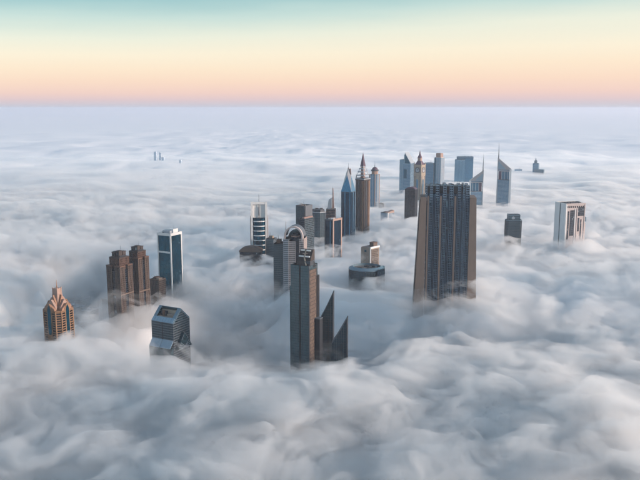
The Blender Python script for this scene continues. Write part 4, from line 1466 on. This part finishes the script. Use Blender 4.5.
def white_block():
    t = Tower('hotel', 'broad white block with pink-lit front and dark window panels, farthest right', 'building', 565.2, 1750, 33, py=225)
    k = t.k
    c, s_ = math.cos(R(33)), math.sin(R(33))
    a = 18.2 * k / c; b = 10.2 * k / s_
    zt = t.z(205.0)
    x0, x1, y0, y1 = 0, a, 0, b
    body = t.part('wall', MB().box(x0, x1, y0, y1, 0, zt), 'pinkwhite')  # warm light on the front painted as pink wall colour
    # white end wall in two leaves with a slot between
    t.part('end_leaf', MB().box(-1.6, .3, y0 - .6, y0 + b * .46, 0, zt + 3), 'white')
    t.part('end_leaf', MB().box(-1.6, .3, y0 + b * .56, y1 + .6, 0, zt + 3), 'white')
    t.part('end_slot', MB().box(-.5, .3, y0 + b * .46, y0 + b * .56, 0, zt + 1.5), 'g_teal')
    # window panels on the long face: each a frame of fine panes
    def panel(u0, u1, py0, py1, cols, rows):
        z0, z1 = t.z(py1), t.z(py0)
        xa, xb = a * u0, a * u1
        p = t.part('window_panel', MB().box(xa, xb, -.35, .3, z0, z1), 'g_navy')
        mb = MB()
        for i in range(1, cols):
            x = xa + (xb - xa) * i / cols
            mb.box(x - .3, x + .3, -.6, .2, z0, z1)
        for i in range(1, rows):
            z = z0 + (z1 - z0) * i / rows
            mb.box(xa, xb, -.5, .2, z - .35, z + .35)
        t.part('panes', mb, 'grey', p, True)
    panel(.10, .18, 211.5, 240, 2, 15)
    panel(.23, .44, 210.5, 236, 4, 13)
    panel(.64, .95, 207.5, 216.5, 6, 5)
    panel(.64, .72, 218.5, 232, 2, 7)
    panel(.78, .84, 220.0, 240, 1, 10)
    for i in range(9):
        t.part('top_window', MB().box(a * (.06 + .1 * i), a * (.12 + .1 * i), -.3, .3, zt - 7.5, zt - 3.2), 'g_brown')
    t.part('frame_rib', MB().box(a * .47, a * .50, -1.0, .2, 0, zt - 9), 'white')
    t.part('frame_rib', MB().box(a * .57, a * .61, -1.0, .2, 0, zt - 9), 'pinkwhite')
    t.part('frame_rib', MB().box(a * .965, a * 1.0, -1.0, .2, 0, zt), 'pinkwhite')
    t.part('front_leaf', MB().box(-.4, a * .05, -1.2, .2, 0, zt + 3.1), 'white')
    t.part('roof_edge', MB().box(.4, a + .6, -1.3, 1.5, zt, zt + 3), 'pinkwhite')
    t.part('roof_deck', MB().box(.5, a, 1.7, b - .5, zt, zt + 2.0), 'roof')
    t.part('back_parapet', MB().box(.4, a + .6, b - 1.5, b + .5, zt, zt + 3.2), 'white')
    roof_boxes(t, (0, 0), zt, 0)
    for i in range(6):
        x = a * (.12 + .14 * i)
        t.part('roof_unit', MB().box(x, x + 5, b * .3, b * .6, zt + 1.9, zt + 3.8 + .3 * (i % 3)), 'midgrey')
    t.part('side_balcony', MB().box(a + .2, a + 6, 2, 9, t.z(222.5), t.z(218)), 'bluepanel')
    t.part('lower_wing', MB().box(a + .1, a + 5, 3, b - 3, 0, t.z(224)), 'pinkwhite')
white_block()

# --- far silhouettes
def far_castle():
    t = Tower('skyscraper', 'tiny hazy blue tower with a pinnacle and low wing, far right near the horizon', 'skyscraper', 536, 3900, -10, py=165)
    k = t.k
    t.skin(centred(5.2 * k, 5 * k), 0, t.z(163.2), 'g_steel', 'skyblue', 'skyblue', fh=4.5, bh=1.4, sp=5, rw=1)
    t.part('turret', MB().prism(shift(centred(2.6 * k, 2.6 * k), -.3 * k, 0), t.z(163.2), t.z(160.5)), 'bluepanel')
    t.part('spire', MB().loft([(shift(ngon(.8 * k, 8), -.3 * k, 0), t.z(160.5)), (shift(ngon(.1 * k, 8), -.3 * k, 0), t.z(157.6))]), 'bluepanel')
    t.part('low_wing', MB().box(-1.5 * k, 8.2 * k, -3 * k, 2.4 * k, 0, t.z(169.2)), 'bluepanel')
far_castle()
slab('tower_block', 'faint flat-topped block far off beside the tall slant-topped tower', 518, 4000, 7, 5, 169.5, 'g_pale', 'hazed', None, 0, 'hazed', fh=4.5, bh=2.4)
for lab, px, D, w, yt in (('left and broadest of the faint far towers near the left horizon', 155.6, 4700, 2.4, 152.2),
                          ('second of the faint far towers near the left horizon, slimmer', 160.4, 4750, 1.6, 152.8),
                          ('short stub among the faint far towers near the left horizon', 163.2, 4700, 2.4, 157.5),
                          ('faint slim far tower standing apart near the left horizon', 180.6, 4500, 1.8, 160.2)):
    t, k, zt = slab('tower_block', lab, px, D, w, w, yt, 'g_pale', 'hazed', None, -20, 'hazed', fh=4.5, bh=2.6)

# --- block drowned in the fog, and the low city at the bottom of the hollow
t, k, zt = slab('tower_block', 'ghostly grey block almost drowned in fog right of the white-framed blue tower', 199, 1420, 17, 12, 287, 'g_grey', 'grey', 'grey', -25, 'lightgrey', fh=3.6, bh=1.3, sp=3)
rr = random.Random(21)
for i in range(22):
    px, D = rr.uniform(60, 112), rr.uniform(1380, 1760)
    x, _ = at(px, 300, D)
    h = rr.uniform(14, 46)
    w, d = rr.uniform(9, 17), rr.uniform(9, 16)
    t = Tower('low_building', 'low grey building faintly seen through the gap in the fog beside the gold tower', 'building', px, D, rr.uniform(-50, -30), 'low buildings in the fog gap', 300)
    t.part('wall', MB().prism(centred(w * 2, d * 2), 0, h), rr.choice(['grey', 'beige', 'midgrey', 'tan']))
    mb = MB()
    z = 3
    while z < h - 2:
        mb.prism(centred(w * 2 + .3, d * 2 + .3), z, z + 1.6); z += 3.6
    t.part('window_bands', mb, 'g_navy', None, True)
    parapet(t, grow(centred(w * 2, d * 2), .3), h - .1, 1.2, .8, 'lightgrey')
    t.part('roof_unit', MB().box(-w * .4, w * .1, -d * .3, d * .3, h, h + 3), 'lightgrey')
